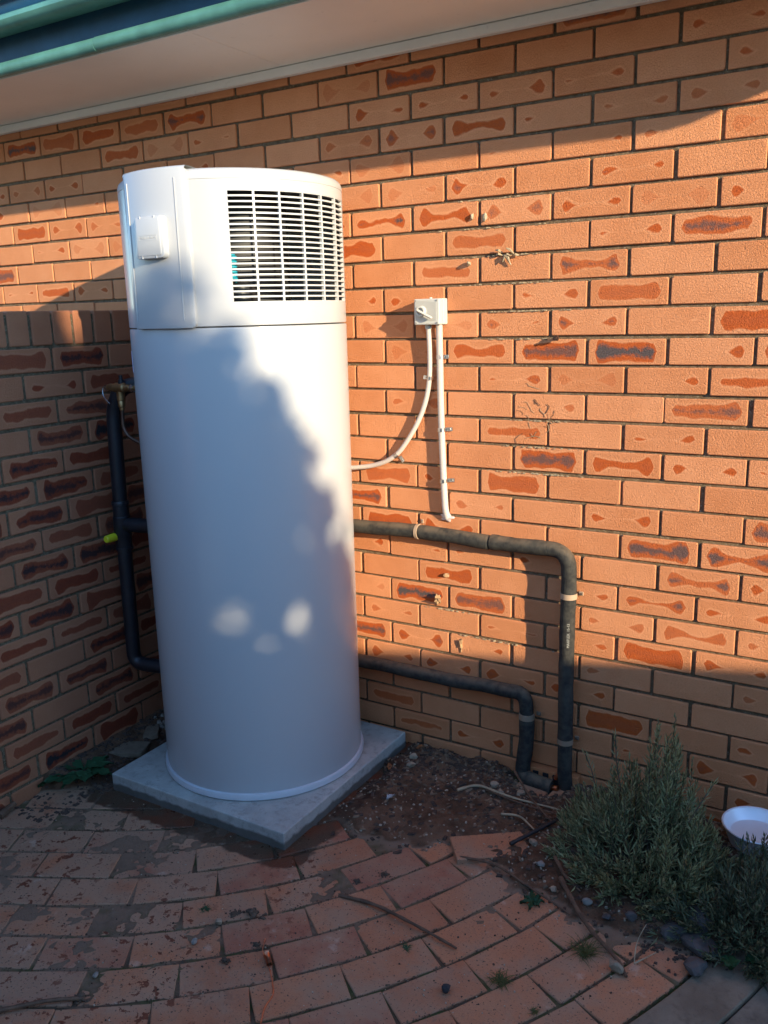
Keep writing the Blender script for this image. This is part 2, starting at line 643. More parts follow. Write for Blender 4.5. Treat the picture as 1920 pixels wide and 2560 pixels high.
M_lav = leaf_mat('lavender_leaf', (.070, .092, .040), (.38, .39, .19), .25, .6, (.34, .24, .12))
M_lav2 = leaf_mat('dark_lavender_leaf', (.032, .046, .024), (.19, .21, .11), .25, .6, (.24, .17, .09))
M_stem = simple('lavender_stem', (.11, .085, .055), .8, .3, 30)
M_treeleaf = leaf_mat('tree_leaf', (.04, .075, .02), (.07, .12, .03), .1)
M_bark = simple('bark', (.09, .065, .045), .9, .3, 20, bump=.5)
M_weed = leaf_mat('weed_leaf', (.03, .085, .035), (.06, .14, .055), .2)
M_ivy = leaf_mat('green_leaf', (.02, .07, .025), (.04, .11, .04), .2)
M_grass = leaf_mat('grass_blade', (.07, .09, .03), (.15, .15, .07), .25)
M_stick = simple('dry_stick', (.115, .062, .034), .8, .3, 40, bump=.4)
M_straw = simple('straw', (.36, .27, .16), .7, .2, 40)
M_rod = simple('dark_rod', (.018, .017, .017), .6, .2, 40)
M_blue = simple('bluestone', (.062, .056, .052), .75, .35, 18, bump=.6, bscale=60)
M_stone = simple('pale_stone', (.31, .235, .155), .8, .25, 25, bump=.5, bscale=70)
M_greystone = simple('grey_stone', (.26, .225, .185), .75, .25, 25, bump=.5, bscale=70)
M_blackstone = simple('dark_clod', (.022, .020, .022), .8, .3, 40, bump=.6)
M_clod = simple('soil_clod', (.085, .054, .034), .95, .35, 50, bump=.8)
M_bowl = simple('pressed_metal_bowl', (.88, .89, .92), .5, .04, 10, metal=.55)
M_mud = simple('mud_nest', (.36, .22, .11), .95, .25, 60, bump=.8)
M_cocoon = simple('cocoon', (.36, .28, .18), .8, .3, 60, bump=.5)
M_fence = simple('fence_paint', (.30, .30, .27), .5, .06, 4)


# ================================================================== SETTING
# ---- ground sheet
bm = bmesh.new()
bmesh.ops.create_grid(bm, x_segments=8, y_segments=8, size=120)
for v in bm.verts:
    v.co.z = -.045
tag(from_bm('ground', bm, M_ground), kind='structure')

# ---- soil and joint sand: one height field round the slab
SOIL = [(.075, .02), (.075, -.575), (.20, -.60), (.335, -.635), (.45, -.585), (.56, -.52), (.66, -.565), (.76, -.615), (.90, -.63), (1.05, -.665), (1.20, -.615), (1.34, -.58), (1.9, -.35), (1.9, .02)]


def sdist(poly, x, y):
    d = 1e9
    ins = False
    n = len(poly)
    for i in range(n):
        x0, y0 = poly[i]
        x1, y1 = poly[(i + 1) % n]
        ex, ey = x1 - x0, y1 - y0
        t = max(0, min(1, ((x - x0) * ex + (y - y0) * ey) / (ex * ex + ey * ey)))
        d = min(d, math.hypot(x - x0 - ex * t, y - y0 - ey * t))
        if (y0 > y) != (y1 > y) and x < ex * (y - y0) / ey + x0:
            ins = not ins
    return d if ins else -d


def ss(x, a, b):
    t = max(0, min(1, (x - a) / (b - a)))
    return t * t * (3 - 2 * t)


PCX, PCY = -1.07, .146


def soil_h(x, y):
    nz = mnoise.fractal(Vector((x * 9, y * 9, 3.3)), 1.0, 2.0, 5)
    n2 = mnoise.fractal(Vector((x * 38, y * 38, 1.3)), 1.0, 2.0, 3)
    n3 = mnoise.fractal(Vector((x * 5, y * 5, 7.7)), 1.0, 2.0, 4)
    z = -.0036 + .0026 * n2 + .0042 * n3 + .0022 * ss(-x, -.1, .7)
    z = min(z, .0016 + .0006 * n2)
    if math.hypot(x - PCX, y - PCY) > 2.47:
        z = -.022
    s = sdist(SOIL, x, y) + .045 * nz
    up = .012 + .022 * ss(y, -.5, 0) + .010 * nz + .0045 * n2
    if x > .72:
        up += .012
    z = z + (up - z) * ss(s, -.018, .07)
    z -= .058 * math.exp(-((x - .63) / .13) ** 2 - ((y + .045) / .085) ** 2)      # scraped out round the pipe ends
    # dirt drift along the garden wall
    if x < -.5:
        d2 = (-.68 - x) + .05 * nz - .22 * ss(-y, .74, .98)
        up2 = .012 + .052 * ss(x, -.70, -.885) + .010 * nz + .004 * n2
        z = z + (up2 - z) * ss(d2, 0, .07)
    return z


nx, ny = 250, 190
X0, X1, Y0, Y1 = -.886, 1.9, -2.0, .004
v, f = [], []
for j in range(ny + 1):
    # finer rows near the wall
    tj = j / ny
    y = Y0 + (Y1 - Y0) * (1 - (1 - tj) ** 1.25)
    for i in range(nx + 1):
        x = X0 + (X1 - X0) * i / nx
        v.append((x, y, soil_h(x, y)))
for j in range(ny):
    for i in range(nx):
        a = j * (nx + 1) + i
        f.append((a, a + 1, a + nx + 2, a + nx + 1))
soil = from_py('soil', v, f, M_soil, None, True)
tag(soil, kind='structure')

# ---- circular clay paving
PC = Vector((-1.07, .146))
PITCH_R = .1215
R0 = 1.497
paving = empty('paving', (0, 0, 0))
tag(paving, kind='structure')
perps = {1: (-.40, -1.40), 2: (-.218, -1.45), 3: (-.025, -1.48), 0: (-.19, -1.15)}
A0 = R_(-63)                                    # left of this bearing the courses run straight
TAN = Vector((math.cos(A0 + PI / 2), math.sin(A0 + PI / 2)))


def row_point(r, s_):
    p0 = PC + Vector((math.cos(A0), math.sin(A0))) * r
    if s_ >= 0:
        a = A0 + s_ / r
        return PC.x + r * math.cos(a), PC.y + r * math.sin(a), a
    p = p0 + TAN * s_
    return p.x, p.y, A0


def row_s(r, px, py):
    a = math.atan2(py - PC.y, px - PC.x)
    if a >= A0:
        return r * (a - A0)
    return (Vector((px, py)) - (PC + Vector((math.cos(A0), math.sin(A0))) * r)).dot(TAN)


paver_meshes = []
for k in range(6):
    bm = bmesh.new()
    rnd = random.Random(k)
    vsx = box_bm(bm, (0, 0, -.025), (.2285, .1135, .05), .0022)
    for vv in bm.verts:
        q = mnoise.noise(Vector((vv.co.x * 30 + k * 7, vv.co.y * 30, vv.co.z * 30)))
        vv.co += Vector((q * .0016, mnoise.noise(Vector((vv.co.y * 40, k * 5, vv.co.x * 40))) * .0014, q * .0008))
    me = bpy.data.meshes.new('paver')
    bm.to_mesh(me)
    bm.free()
    me.materials.append(M_paver)
    paver_meshes.append(me)
n_pav = 0
paver_spots = []
for k in range(-9, 8):
    r = R0 + PITCH_R * (k + .5)
    LP = .2345
    if k in perps:
        ph = row_s(r, *perps[k]) + LP / 2
    else:
        ph = row_s(r, *perps[1 if k % 2 else 2]) + LP / 2 + .031 * k
    i0 = int((-1.6 - ph) / LP)
    for i in range(i0, i0 + 60):
        s_ = ph + i * LP
        if s_ > r * R_(64):
            break
        x, y, a = row_point(r, s_)
        if x < -.90 or y < -2.0 or y > -.03:
            continue
        if abs(x + .305) < .33 and abs(y + .41) < .33:
            continue
        if sdist(SOIL, x, y) > .075:
            continue
        if (x - .533) ** 2 + (y + 1.151) ** 2 < .0 :
            continue
        pq = project((x, y, 0))
        if pq is None or not (-350 < pq[0] < 2270 and pq[1] < 3100):
            continue
        paver_spots.append((x, y, a))
for (x, y, a) in paver_spots:
    o = bpy.data.objects.new('paver', random.choice(paver_meshes))
    col.objects.link(o)
    o.parent = paving
    o.location = (x, y, random.gauss(0, .0013))
    o.rotation_euler = (random.gauss(0, .006), random.gauss(0, .004), a + PI / 2 + random.gauss(0, .006))
    n_pav += 1
# one paver that lies half buried in the garden bed
o = bpy.data.objects.new('paver', paver_meshes[0]); col.objects.link(o); o.parent = paving
o.location = (.615, -.475, .016); o.rotation_euler = (.03, .02, R_(38))


# ---- concrete edging and path beyond the paving (arcs round the same centre)
def arc_ring(name, r0, r1, z, m, a0=-80, a1=8, thick=.06, n=90):
    v, f = [], []
    for i in range(n + 1):
        a = R_(a0 + (a1 - a0) * i / n)
        c_, s_ = math.cos(a), math.sin(a)
        for r, zz in ((r0, z - thick), (r0, z - .003), (r0 + .003, z), (r1 - .003, z), (r1, z - .003), (r1, z - thick)):
            v.append((PC.x + r * c_, PC.y + r * s_, zz))
    for i in range(n):
        for k in range(5):
            b = i * 6 + k
            f.append((b, b + 6, b + 7, b + 1))
    return from_py(name, v, f, m)


tag(arc_ring('kerb', 2.477, 2.598, .003, M_kerb), kind='structure')
tag(arc_ring('path', 2.602, 4.6, -.004, M_path, thick=.03), kind='structure')


# ---- bricks
TYPES = {'.': (-.9, -.9, -1.2, 0, 0), 't': (.46, .42, -.16, .25, 1), 'T': (.62, .60, -.14, 1.0, 1), 'l': (.52, -.5, -.30, .25, 1), 'r': (-.5, .50, -.30, .25, 1),
         'o': (.10, .10, .58, .12, 1), 'O': (.10, .10, .60, 1.0, 1), 'b': (.42, .42, .22, .12, 1), 'B': (.42, .42, .24, 1.0, 1), 's': (.0, .12, .36, .08, .95), 'f': (.60, .60, -.05, .0, .38)}


def brick_geo(L, Hh, D, seed, bev=.002):
    """box with front face towards -Y, centred on the front face; returns verts, faces, local uv"""
    rnd = random.Random(seed)
    j = lambda s: rnd.gauss(0, s)
    x0, x1 = -L / 2 + j(.0008), L / 2 + j(.0008)
    z0, z1 = -Hh / 2 + j(.0006), Hh / 2 + j(.0006)
    y0 = j(.0010)
    cx = [rnd.choice((bev, bev, bev, bev * 2.2)) for _ in range(4)]
    v = []
    # front inner ring, bevel ring, back ring
    crn = [(x0, z0), (x1, z0), (x1, z1), (x0, z1)]
    sg = [(1, 1), (-1, 1), (-1, -1), (1, -1)]
    # front face with cut corners (8 verts)
    ring_f, ring_m, ring_b = [], [], []
    for (x, z), (sx_, sz_), c in zip(crn, sg, cx):
        ring_f.append([(x + sx_ * (bev + c), y0, z + sz_ * bev), (x + sx_ * bev, y0, z + sz_ * (bev + c))])
        ring_m.append([(x + sx_ * c, y0 + bev, z), (x, y0 + bev, z + sz_ * c)])
        ring_b.append([(x + sx_ * c, y0 + D, z), (x, y0 + D, z + sz_ * c)])

    def order(r):
        # start bottom left going right
        return [r[0][0], r[1][0], r[1][1], r[2][1], r[2][0], r[3][0], r[3][1], r[0][1]]
    for r in (ring_f, ring_m, ring_b):
        v += order(r)
    f = [tuple(range(8))]
    for k in (0, 8):
        for i in range(8):
            jn = (i + 1) % 8
            f.append((k + i, k + 8 + i, k + 8 + jn, k + jn))
    uv = [(p[0] / (L / 2), p[2] / (Hh / 2), p[1] / D) for p in v]
    return v, f, uv


def mk_params(ch, rnd):
    hl, hr, hm, dk, st = TYPES[ch]
    g = lambda s: rnd.gauss(0, s)
    if ch in 'tTlr':
        hl = max(.22, hl + g(.15)) if hl > 0 else hl
        hr = max(.22, hr + g(.15)) if hr > 0 else hr
        st = rnd.choice((1, 1, .9, .7))
        if ch == 'T':
            hl -= rnd.choice((0, .12)); dk = rnd.uniform(.6, 1)
    elif ch != '.':
        hm += g(.07); hl += g(.10); hr += g(.10); st *= rnd.choice((1, 1, .9, .8))
    return (hl, hr, hm), (dk * rnd.uniform(.8, 1.1), rnd.random(), st)


def add_attrs(me, uv, bp, bq):
    for nm, data in (('bl', uv), ('bp', bp), ('bq', bq)):
        a = me.attributes.new(nm, 'FLOAT_VECTOR', 'POINT')
        a.data.foreach_set('vector', [c for p in data for c in p])


class BrickJoin:
    def __init__(self):
        self.v, self.f, self.uv, self.bp, self.bq = [], [], [], [], []

    def add(self, v, f, uv, p, q):
        o = len(self.v)
        self.v += v
        self.f += [tuple(i + o for i in ff) for ff in f]
        self.uv += uv
        self.bp += [p] * len(v)
        self.bq += [q] * len(v)

    def build(self, name, m, parent):
        me = bpy.data.meshes.new(name)
        me.from_pydata(self.v, [], self.f)
        add_attrs(me, self.uv, self.bp, self.bq)
        me.update()
        return unparent_offset(tag(link(name, me, m, parent), kind='stuff'), parent)


ROWS = {0: (-9, '.OsosB..fO...t.'), 1: (-8.5, '...sft..tttt.l.'), 2: (-9, 'rtt..r..TTblttt'), 3: (-8.5, 'lfr....rf.lrlf.'),
        4: (-9, '.ottt...ffT.T..'), 5: (-8.5, '.tff...rBbTtflt'), 6: (-9, 'O.....t.o.s.tO.'), 7: (-8.5, 'tst....r.s.B...'),
        8: (-9, '....r...rl.to..'), 9: (-8.5, '.t......ffTTro.'), 10: (-9, '.........fsOOro'), 11: (-8.5, '........' + '..Tfrs.'),
        12: (-9, '........' + '.t.r.Ol'), 13: (-8.5, '........' + '..s.t..'), 14: (-9, '........' + '...Obtl'), 15: (-8.5, '........' + 'olo....'),
        16: (-9, '........' + 'O.t.t.O'), 17: (-8.5, '........' + 'ot..OB.'), 18: (-9, '........' + 'rrll.Bl'), 19: (-8.5, '........' + '.o.rBt.'),
        20: (-9, '........' + 'fOO.tbl'), 21: (-8.5, '.......r' + 't.trot.'), 22: (-9, '........' + 'OTr.l.l'), 23: (-8.5, '........' + 'tTtt...'),
        24: (-9, '........' + '....o.l'), 25: (-8.5, '........' + 's..llt.'), 26: (-9, '........' + '.sT.r.t')}
ZA = 2.285
CH = .086

house_wall = empty('house_wall', (0, 0, 0))
tag(house_wall, 'long orange brick house wall with teardrop-marked bricks behind the white tank', 'wall')
box('mortar', (-.6, .0585, 1.2), (6.1, .10, 2.55), M_mortar, house_wall)
cand = []
for r in range(-1, 28):
    zc = ZA - CH * r + .038
    start, codes = ROWS.get(r, (-9 if r % 2 == 0 else -8.5, ''))
    for i in range(-5, 20):
        idx = start + i
        x0 = idx * .24
        if x0 < -3.4 or x0 > 2.1:
            continue
        rnd = random.Random(int(r * 1000 + idx * 2 + 500))
        ch = codes[i] if 0 <= i < len(codes) else rnd.choice('....ttrlobOs.')
        xc = x0 + .12
        vis = 0
        for qx in (-.1, 0, .1):
            for qz in (-.03, .03):
                P = (xc + qx, 0, zc + qz)
                q = project(P)
                if q is None or not (0 <= q[0] < 1920 and 0 <= q[1] < 2560):
                    continue
                # hidden behind the tank?
                d = (Vector(P) - CAM).to_2d()
                o2 = Vector((-.313, -.389)) - CAM.to_2d()
                if abs(d.x * o2.y - d.y * o2.x) / d.length < .34 and .03 < q[1] and zc < 2.0 + (q[0] * 0):
                    if q[1] > 430 and q[1] < 1990:
                        continue
                # hidden behind the garden wall?
                t = (-.888 - CAM.x) / (P[0] - CAM.x) if P[0] < -.888 else 2
                if t < 1 and CAM.z + (P[2] - CAM.z) * t < 1.63:
                    continue
                if P[2] > 2.395:
                    continue
                vis += 1
        dist = (Vector((xc, 0, zc)) - CAM).length
        cosv = abs((Vector((xc, 0, zc)) - CAM).y) / dist
        cand.append((vis * cosv / dist ** 2, r, xc, zc, ch, rnd.randint(0, 10 ** 6)))
cand.sort(key=lambda c: -c[0])
rest = BrickJoin()
for n_, (sc, r, xc, zc, ch, seed) in enumerate(cand):
    rnd = random.Random(seed)
    if zc > 2.45:
        continue
    v, f, uv = brick_geo(.230, .076, .06, seed)
    p, q = mk_params(ch, rnd)
    if sc > 0 and n_ < 299:
        me = bpy.data.meshes.new('brick')
        me.from_pydata(v, [], f)
        add_attrs(me, uv, [p] * len(v), [q] * len(v))
        me.update()
        o = link('brick', me, M_brick, house_wall)
        o.location = (xc + rnd.gauss(0, .001), 0, zc + rnd.gauss(0, .0008))
        o.rotation_euler = (rnd.gauss(0, .004), rnd.gauss(0, .0025), rnd.gauss(0, .003))
    else:
        rest.add([(a + xc, b, c + zc) for a, b, c in v], f, uv, p, q)
rest.build('bricks', M_brick, house_wall)
# terracotta air vent low in the wall, behind the pipe ends
vent = box('vent_brick', (.640, -.003, .010), (.19, .05, .068), M_brick, house_wall, .002)
for k in range(4):
    box('vent_slot', (.585 + .036 * k, -.0285, .012), (.020, .006, .045), M_black, vent)

# ---- low garden wall on the left
garden_wall = empty('garden_wall', (-.888, 0, 0))
tag(garden_wall, 'lower brick garden wall with dark-centred bricks and upright coping at the left', 'wall')
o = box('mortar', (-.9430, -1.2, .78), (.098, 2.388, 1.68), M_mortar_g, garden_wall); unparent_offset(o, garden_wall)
YL, ZL = -.4367, 1.521
grest = BrickJoin()
GROWS = {1: 'oO.', 2: '.to', 3: 'sO.', 4: 'lOO', 5: 'Oo.', 6: 'OOo', 7: 'OoO', 8: 'OoO', 9: 'OOo', 10: 'oos', 11: 'OoO', 12: 'sso', 13: '.Oo', 14: 'OO.', 15: '.Oo', 16: 'oos', 17: 'Oo.', 18: '.o.'}


def garden_brick(y, z, L, Hh, ch, seed, visible, rotx=0.0):
    rnd = random.Random(seed)
    v, f, uv = brick_geo(L, Hh, .05, seed, .0028)
    p, q = mk_params(ch, rnd)
    M = Matrix.Translation((-.888 + rnd.gauss(0, .0012), y, z)) @ Matrix.Rotation(PI / 2, 4, 'Z') @ Matrix.Rotation(rotx, 4, 'Y')
    if visible:
        me = bpy.data.meshes.new('brick')
        me.from_pydata(v, [], f)
        add_attrs(me, uv, [p] * len(v), [q] * len(v))
        me.update()
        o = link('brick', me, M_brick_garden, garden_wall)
        unparent_offset(o, garden_wall)
        o.matrix_basis = M
    else:
        grest.add([tuple(M @ Vector(a)) for a in v], f, uv, p, q)


for n_ in range(1, 20):
    z = ZL - CH * n_ + .038
    half = (n_ % 2 == 0)
    codes = GROWS.get(n_, '')
    for k in range(-8, 2):
        kk = k - (.5 if half else 0)
        yc = YL + .24 * kk + .12
        L = .230
        if yc + .115 > -.008:
            L = min(.23, -.008 - (yc - .115))
            if L < .03:
                continue
            yc = (yc - .115) + L / 2
        i = k + 2
        rnd = random.Random(n_ * 77 + k)
        ch = codes[i] if 0 <= i < len(codes) else rnd.choice('OOoOs.oO')
        q = project((-.888, yc, z))
        vis = q is not None and -60 < q[0] < 400 and q[1] < 2000
        garden_brick(yc, z, L, .076, ch, n_ * 991 + k * 13 + 7, vis)
for k in range(-22, 6):
    yc = YL + .086 * k - .012
    if yc > -.05:
        continue
    q = project((-.888, yc, 1.57))
    garden_brick(yc, ZL + .055, .110, .076, '.', k * 31 + 900, q is not None and -60 < q[0] < 400, PI / 2)
grest.build('bricks', M_brick_garden, garden_wall)

# ---- eaves: soffit, trim, fascia, gutter, roof edge
XE0, XE1 = -4.2, 2.185
eaves = empty('roof_eaves', (0, 0, 0))
tag(eaves, 'overhanging roof eaves with cream soffit and teal gutter above the brick wall', 'eaves')
xm, xl = (XE0 + XE1) / 2, XE1 - XE0
for (a, b) in ((XE0, -.3625), (-.3595, XE1)):
    box('soffit_sheet', ((a + b) / 2, -.235, 2.4305), (b - a, .50, .009), M_soffit, eaves, .0015)
trim = box('trim_board', (xm, -.0165, 2.4095), (xl, .027, .030), M_trim, eaves, .003)
fas = box('fascia', (xm, -.4955, 2.52), (xl, .016, .145), M_navy, eaves, .002)
for (a, b, dz) in ((XE0, -.728, 0.0), (-.7275, XE1, .0015)):
    tube('fascia_bead', [(a, -.5035, 2.4465 + dz), (b, -.5035, 2.4465 + dz)], .0215, M_teal, fas, 20)
gut_prof = [(-.500, 2.545), (-.560, 2.5305), (-.588, 2.530), (-.602, 2.538), (-.609, 2.550), (-.606, 2.563), (-.596, 2.570), (-.591, 2.576), (-.590, 2.598),
            (-.594, 2.604), (-.604, 2.608), (-.608, 2.617), (-.603, 2.627), (-.592, 2.629), (-.586, 2.622), (-.584, 2.575), (-.575, 2.537), (-.505, 2.552)]
v, f = [], []
for x in (XE0, XE1 + .01):
    v += [(x, y, z) for y, z in gut_prof]
n_ = len(gut_prof)
f = [(i, i + 1, n_ + i + 1, n_ + i) for i in range(n_ - 1)]
gm = from_py('gutter', v, f, M_teal, eaves)
smooth_by_angle(gm, 40)
gm.data.materials.append(M_navy)
for p in gm.data.polygons:
    if p.index in (6, 7, 8, 9):
        p.material_index = 1
# roof sheet above
v = [(XE0, -.56, 2.60), (XE1, -.56, 2.60), (XE1, 3.0, 4.0), (XE0, 3.0, 4.0)]
v += [(a, b, c + .03) for a, b, c in v]
from_py('roof_sheet', v, [(0, 1, 2, 3), (7, 6, 5, 4), (0, 4, 5, 1), (1, 5, 6, 2), (2, 6, 7, 3), (3, 7, 4, 0)], M_roof, eaves)
box('barge_board', (XE1 + .008, -.24, 2.50), (.016, .52, .15), M_navy, eaves, .002)

# ================================================================== THINGS
# ---- concrete slab
slab = box('concrete_slab', (-.305, -.41, .017), (.75, .75, .086), M_slab, None, .004)
tag(slab, 'square grey concrete slab under the white hot water tank', 'slab')

# ---- water heater
TC = Vector((-.313, -.389, 0))
TR = .3465
heater = empty('water_heater', (TC.x, TC.y, .06))
tag(heater, 'tall white cylindrical hot water heater with black louvred grille on concrete slab', 'water heater')


def hpart(o):
    return unparent_offset(o, heater)


hpart(lathe('base_ring', [(.30, .0601), (.347, .0601), (.3545, .064), (.3555, .074), (.353, .0835), (.3475, .0855), (.33, .086)], TC, M_ring, heater, 128))
hpart(lathe('tank_body', [(.33, .0855), (.3462, .0858), (TR, .092), (TR, 1.560), (TR - .0008, 1.5650), (TR - .006, 1.5668), (.33, 1.5668)], TC, M_tank, heater, 160))
# top cover with a window for the grille
GA0, GA1, GZ0, GZ1 = R_(-52.0), R_(27.6), 1.635, 1.940
prof = [(TR - .006, 1.5690), (TR - .0004, 1.5705), (TR, 1.573), (TR, GZ0), (TR, GZ1), (TR, 1.9665), (TR - .0015, 1.9675), (TR - .0015, 1.9700), (TR, 1.971), (TR, 1.982),
        (TR - .0035, 1.992), (TR - .011, 1.9985), (TR - .022, 2.0015), (.20, 2.006), (.0005, 2.008)]
angs = sorted([GA0 + (GA1 - GA0) * i / 36 for i in range(37)] + [GA1 + (2 * PI - (GA1 - GA0)) * i / 120 for i in range(1, 120)])
v, f = [], []
n_ = len(angs)
for (r, z) in prof:
    v += [(TC.x + r * math.cos(a), TC.y + r * math.sin(a), z) for a in angs]
for k in range(len(prof) - 1):
    for i in range(n_):
        j = (i + 1) % n_
        if k == 3 and GA0 - 1e-6 <= angs[i] < GA1 - 1e-4:
            continue
        f.append((k * n_ + i, k * n_ + j, (k + 1) * n_ + j, (k + 1) * n_ + i))
cover = hpart(from_py('top_cover', v, f, M_tank, heater))
smooth_by_angle(cover, 32)


def arc_band(r0, r1, a0, a1, z0, z1, seg):
    v, f = [], []
    for i in range(seg + 1):
        a = a0 + (a1 - a0) * i / seg
        c_, s_ = math.cos(a), math.sin(a)
        for r, z in ((r0, z0), (r1, z0), (r1, z1), (r0, z1)):
            v.append((TC.x + r * c_, TC.y + r * s_, z))
    for i in range(seg):
        for k in range(4):
            b = i * 4
            f.append((b + k, b + (k + 1) % 4, b + 4 + (k + 1) % 4, b + 4 + k))
    f.append((3, 2, 1, 0)); e = seg * 4
    f.append((e, e + 1, e + 2, e + 3))
    return v, f


# grille frame (jambs), slats and mullions
gv, gf = [], []
for (a0, a1, z0, z1, sg) in ((GA0 - .004, GA0 + .003, GZ0 - .001, GZ1 + .001, 1), (GA1 - .003, GA1 + .004, GZ0 - .001, GZ1 + .001, 1),
                             (GA0 + .003, GA1 - .003, GZ1 - .002, GZ1 + .001, 40), (GA0 + .003, GA1 - .003, GZ0 - .001, GZ0 + .002, 40)):
    v, f = arc_band(TR - .010, TR - .0006, a0, a1, z0, z1, sg)
    o_ = len(gv)
    gv += v
    gf += [tuple(i + o_ for i in ff) for ff in f]
grille = hpart(from_py('grille', gv, gf, M_plastic, heater))
NR = 20
pz = (GZ1 - GZ0) / NR
v, f = arc_band(TR - .0085, TR + .0002, GA0, GA1, -.0023, .0023, 48)
slat_me = bpy.data.meshes.new('slat')
slat_me.from_pydata(v, [], f)
slat_me.materials.append(M_plastic)
for k in range(1, NR):
    o = link('slat', slat_me, M_plastic, grille)
    o.location = (0, 0, GZ0 + pz * k)
colb = [-39.95, -27.3, -14.3, -1.3, 12.7]
for a in colb:
    v, f = arc_band(TR - .0088, TR + .0005, R_(a) - .0085, R_(a) + .0085, GZ0, GZ1, 2)
    from_py('mullion', v, f, M_plastic, grille)
# what shows behind the grille
hpart(lathe('inner_liner', [(.0, 1.60), (.335, 1.60), (.335, 1.632)], TC, M_black, heater, 48))
hpart(lathe('baffle', [(.17, 1.602), (.17, 1.960), (.0, 1.962)], TC, M_black, heater, 48))
motor = hpart(lathe('motor', [(.0, 1.601), (.052, 1.601), (.052, 1.640), (.056, 1.642), (.056, 1.655), (.052, 1.657), (.052, 1.678), (.044, 1.688), (.020, 1.694), (.0, 1.696)],
              TC + Vector((.26 * math.cos(R_(-49)), .26 * math.sin(R_(-49)), 0)), M_motor, heater, 28))
coil_c = TC + Vector((.285 * math.cos(R_(-52.5)), .285 * math.sin(R_(-52.5)), 0))
P = []
for i in range(130):
    t = i / 129
    P.append(coil_c + Vector((.014 * math.cos(t * 11 * 2 * PI), .014 * math.sin(t * 11 * 2 * PI), 1.695 + .075 * t)))
hpart(tube('coil', P, .0034, M_tealcoil, heater, 6))


# curved plates on the shell
def plate(name, r0, r1, a0, a1, z0, z1, cr, m, parent, edge=.004, nseg=28, top_round=True):
    half = (a1 - a0) / 2 * r1
    am = (a0 + a1) / 2
    hz = (z1 - z0) / 2
    zm = (z0 + z1) / 2

    def outline(inset):
        w, h_, c = half - inset, hz - inset, max(.0005, cr - inset)
        ct = c if top_round else .0008
        pts = []
        for (sx_, sz_, s0) in ((1, 1, 0), (-1, 1, 90), (-1, -1, 180), (1, -1, 270)):
            cc_ = ct if sz_ > 0 else c
            for k in range(7):
                a = R_(s0 + 90 * k / 6)
                pts.append((sx_ * (w - cc_) + cc_ * math.cos(a), sz_ * (h_ - cc_) + cc_ * math.sin(a)))
            # straight top/bottom subdivisions
            if (sx_, sz_) == (1, 1):
                for k in range(1, nseg):
                    pts.append(((w - ct) * (1 - 2 * k / nseg), h_))
            if (sx_, sz_) == (-1, -1):
                for k in range(1, nseg):
                    pts.append((-(w - c) + 2 * (w - c) * k / nseg, -h_))
        return pts
    rings = [(0, r0), (0, r1 - edge), (edge * .3, r1 - edge * .3), (edge, r1)]
    v, f = [], []
    for ins, r in rings:
        for s, z in outline(ins):
            a = am + s / r1
            v.append((TC.x + r * math.cos(a), TC.y + r * math.sin(a), zm + z))
    n = len(v) // len(rings)
    for k in range(len(rings) - 1):
        for i in range(n):
            j = (i + 1) % n
            f.append((k * n + i, k * n + j, (k + 1) * n + j, (k + 1) * n + i))
    # curved face: columns joined top to bottom
    base = (len(rings) - 1) * n
    pts = outline(rings[-1][0])
    order = sorted(range(n), key=lambda i: pts[i][0])
    top = [i for i in order if pts[i][1] > 0]
    bot = [i for i in order if pts[i][1] <= 0]
    ti = bi = 0
    while ti < len(top) - 1 or bi < len(bot) - 1:
        if bi >= len(bot) - 1 or (ti < len(top) - 1 and pts[top[ti + 1]][0] <= pts[bot[bi + 1]][0]):
            f.append((base + top[ti], base + bot[bi], base + top[ti + 1])); ti += 1
        else:
            f.append((base + top[ti], base + bot[bi], base + bot[bi + 1])); bi += 1
    o = from_py(name, v, f, m, parent)
    bm = bmesh.new(); bm.from_mesh(o.data)
    bmesh.ops.recalc_face_normals(bm, faces=bm.faces)
    bm.to_mesh(o.data); bm.free()
    smooth_by_angle(o, 30)
    return o


PA0, PA1 = R_(-109.3), R_(-69.8)
panel = hpart(plate('side_panel', TR - .004, TR + .014, PA0, PA1, 1.566, 2.003, .016, M_tank, heater, .004))
# lip of the panel over the top edge
v, f = [], []
lip = [(TR + .0138, 1.996), (TR + .012, 2.003), (TR + .004, 2.0075), (TR - .02, 2.0095), (TR - .07, 2.010), (TR - .07, 2.003)]
for (r, z) in lip:
    v += [(TC.x + r * math.cos(PA0 + .006 + (PA1 - PA0 - .012) * i / 30), TC.y + r * math.sin(PA0 + .006 + (PA1 - PA0 - .012) * i / 30), z) for i in range(31)]
for k in range(len(lip) - 1):
    for i in range(30):
        f.append((k * 31 + i, k * 31 + i + 1, (k + 1) * 31 + i + 1, (k + 1) * 31 + i))
o = from_py('panel_lip', v, f, M_tank, panel)
smooth_by_angle(o, 50)
for a in (-105.2, -75.4):
    v, f = arc_band(TR + .0125, TR + .0162, R_(a) - .0035, R_(a) + .0035, 1.588, 1.976, 1)
    from_py('raised_rib', v, f, M_tank, panel)
CA0, CA1 = R_(-97.2), R_(-80.6)
ctrl = hpart(plate('controller_cover', TR + .010, TR + .036, CA0, CA1, 1.762, 1.878, .013, M_plastic, heater, .005))
hpart(plate('controller_door', TR + .0355, TR + .0378, CA0 + .024, CA1 - .024, 1.770, 1.871, .006, M_plastic, heater, .0012))
for a in (CA0 + .075, CA1 - .075):
    for z in (1.7665, 1.8735):
        v, f = arc_band(TR + .0345, TR + .0375, a - .004, a + .004, z - .004, z + .004, 1)
        from_py('hinge', v, f, M_plastic, ctrl)


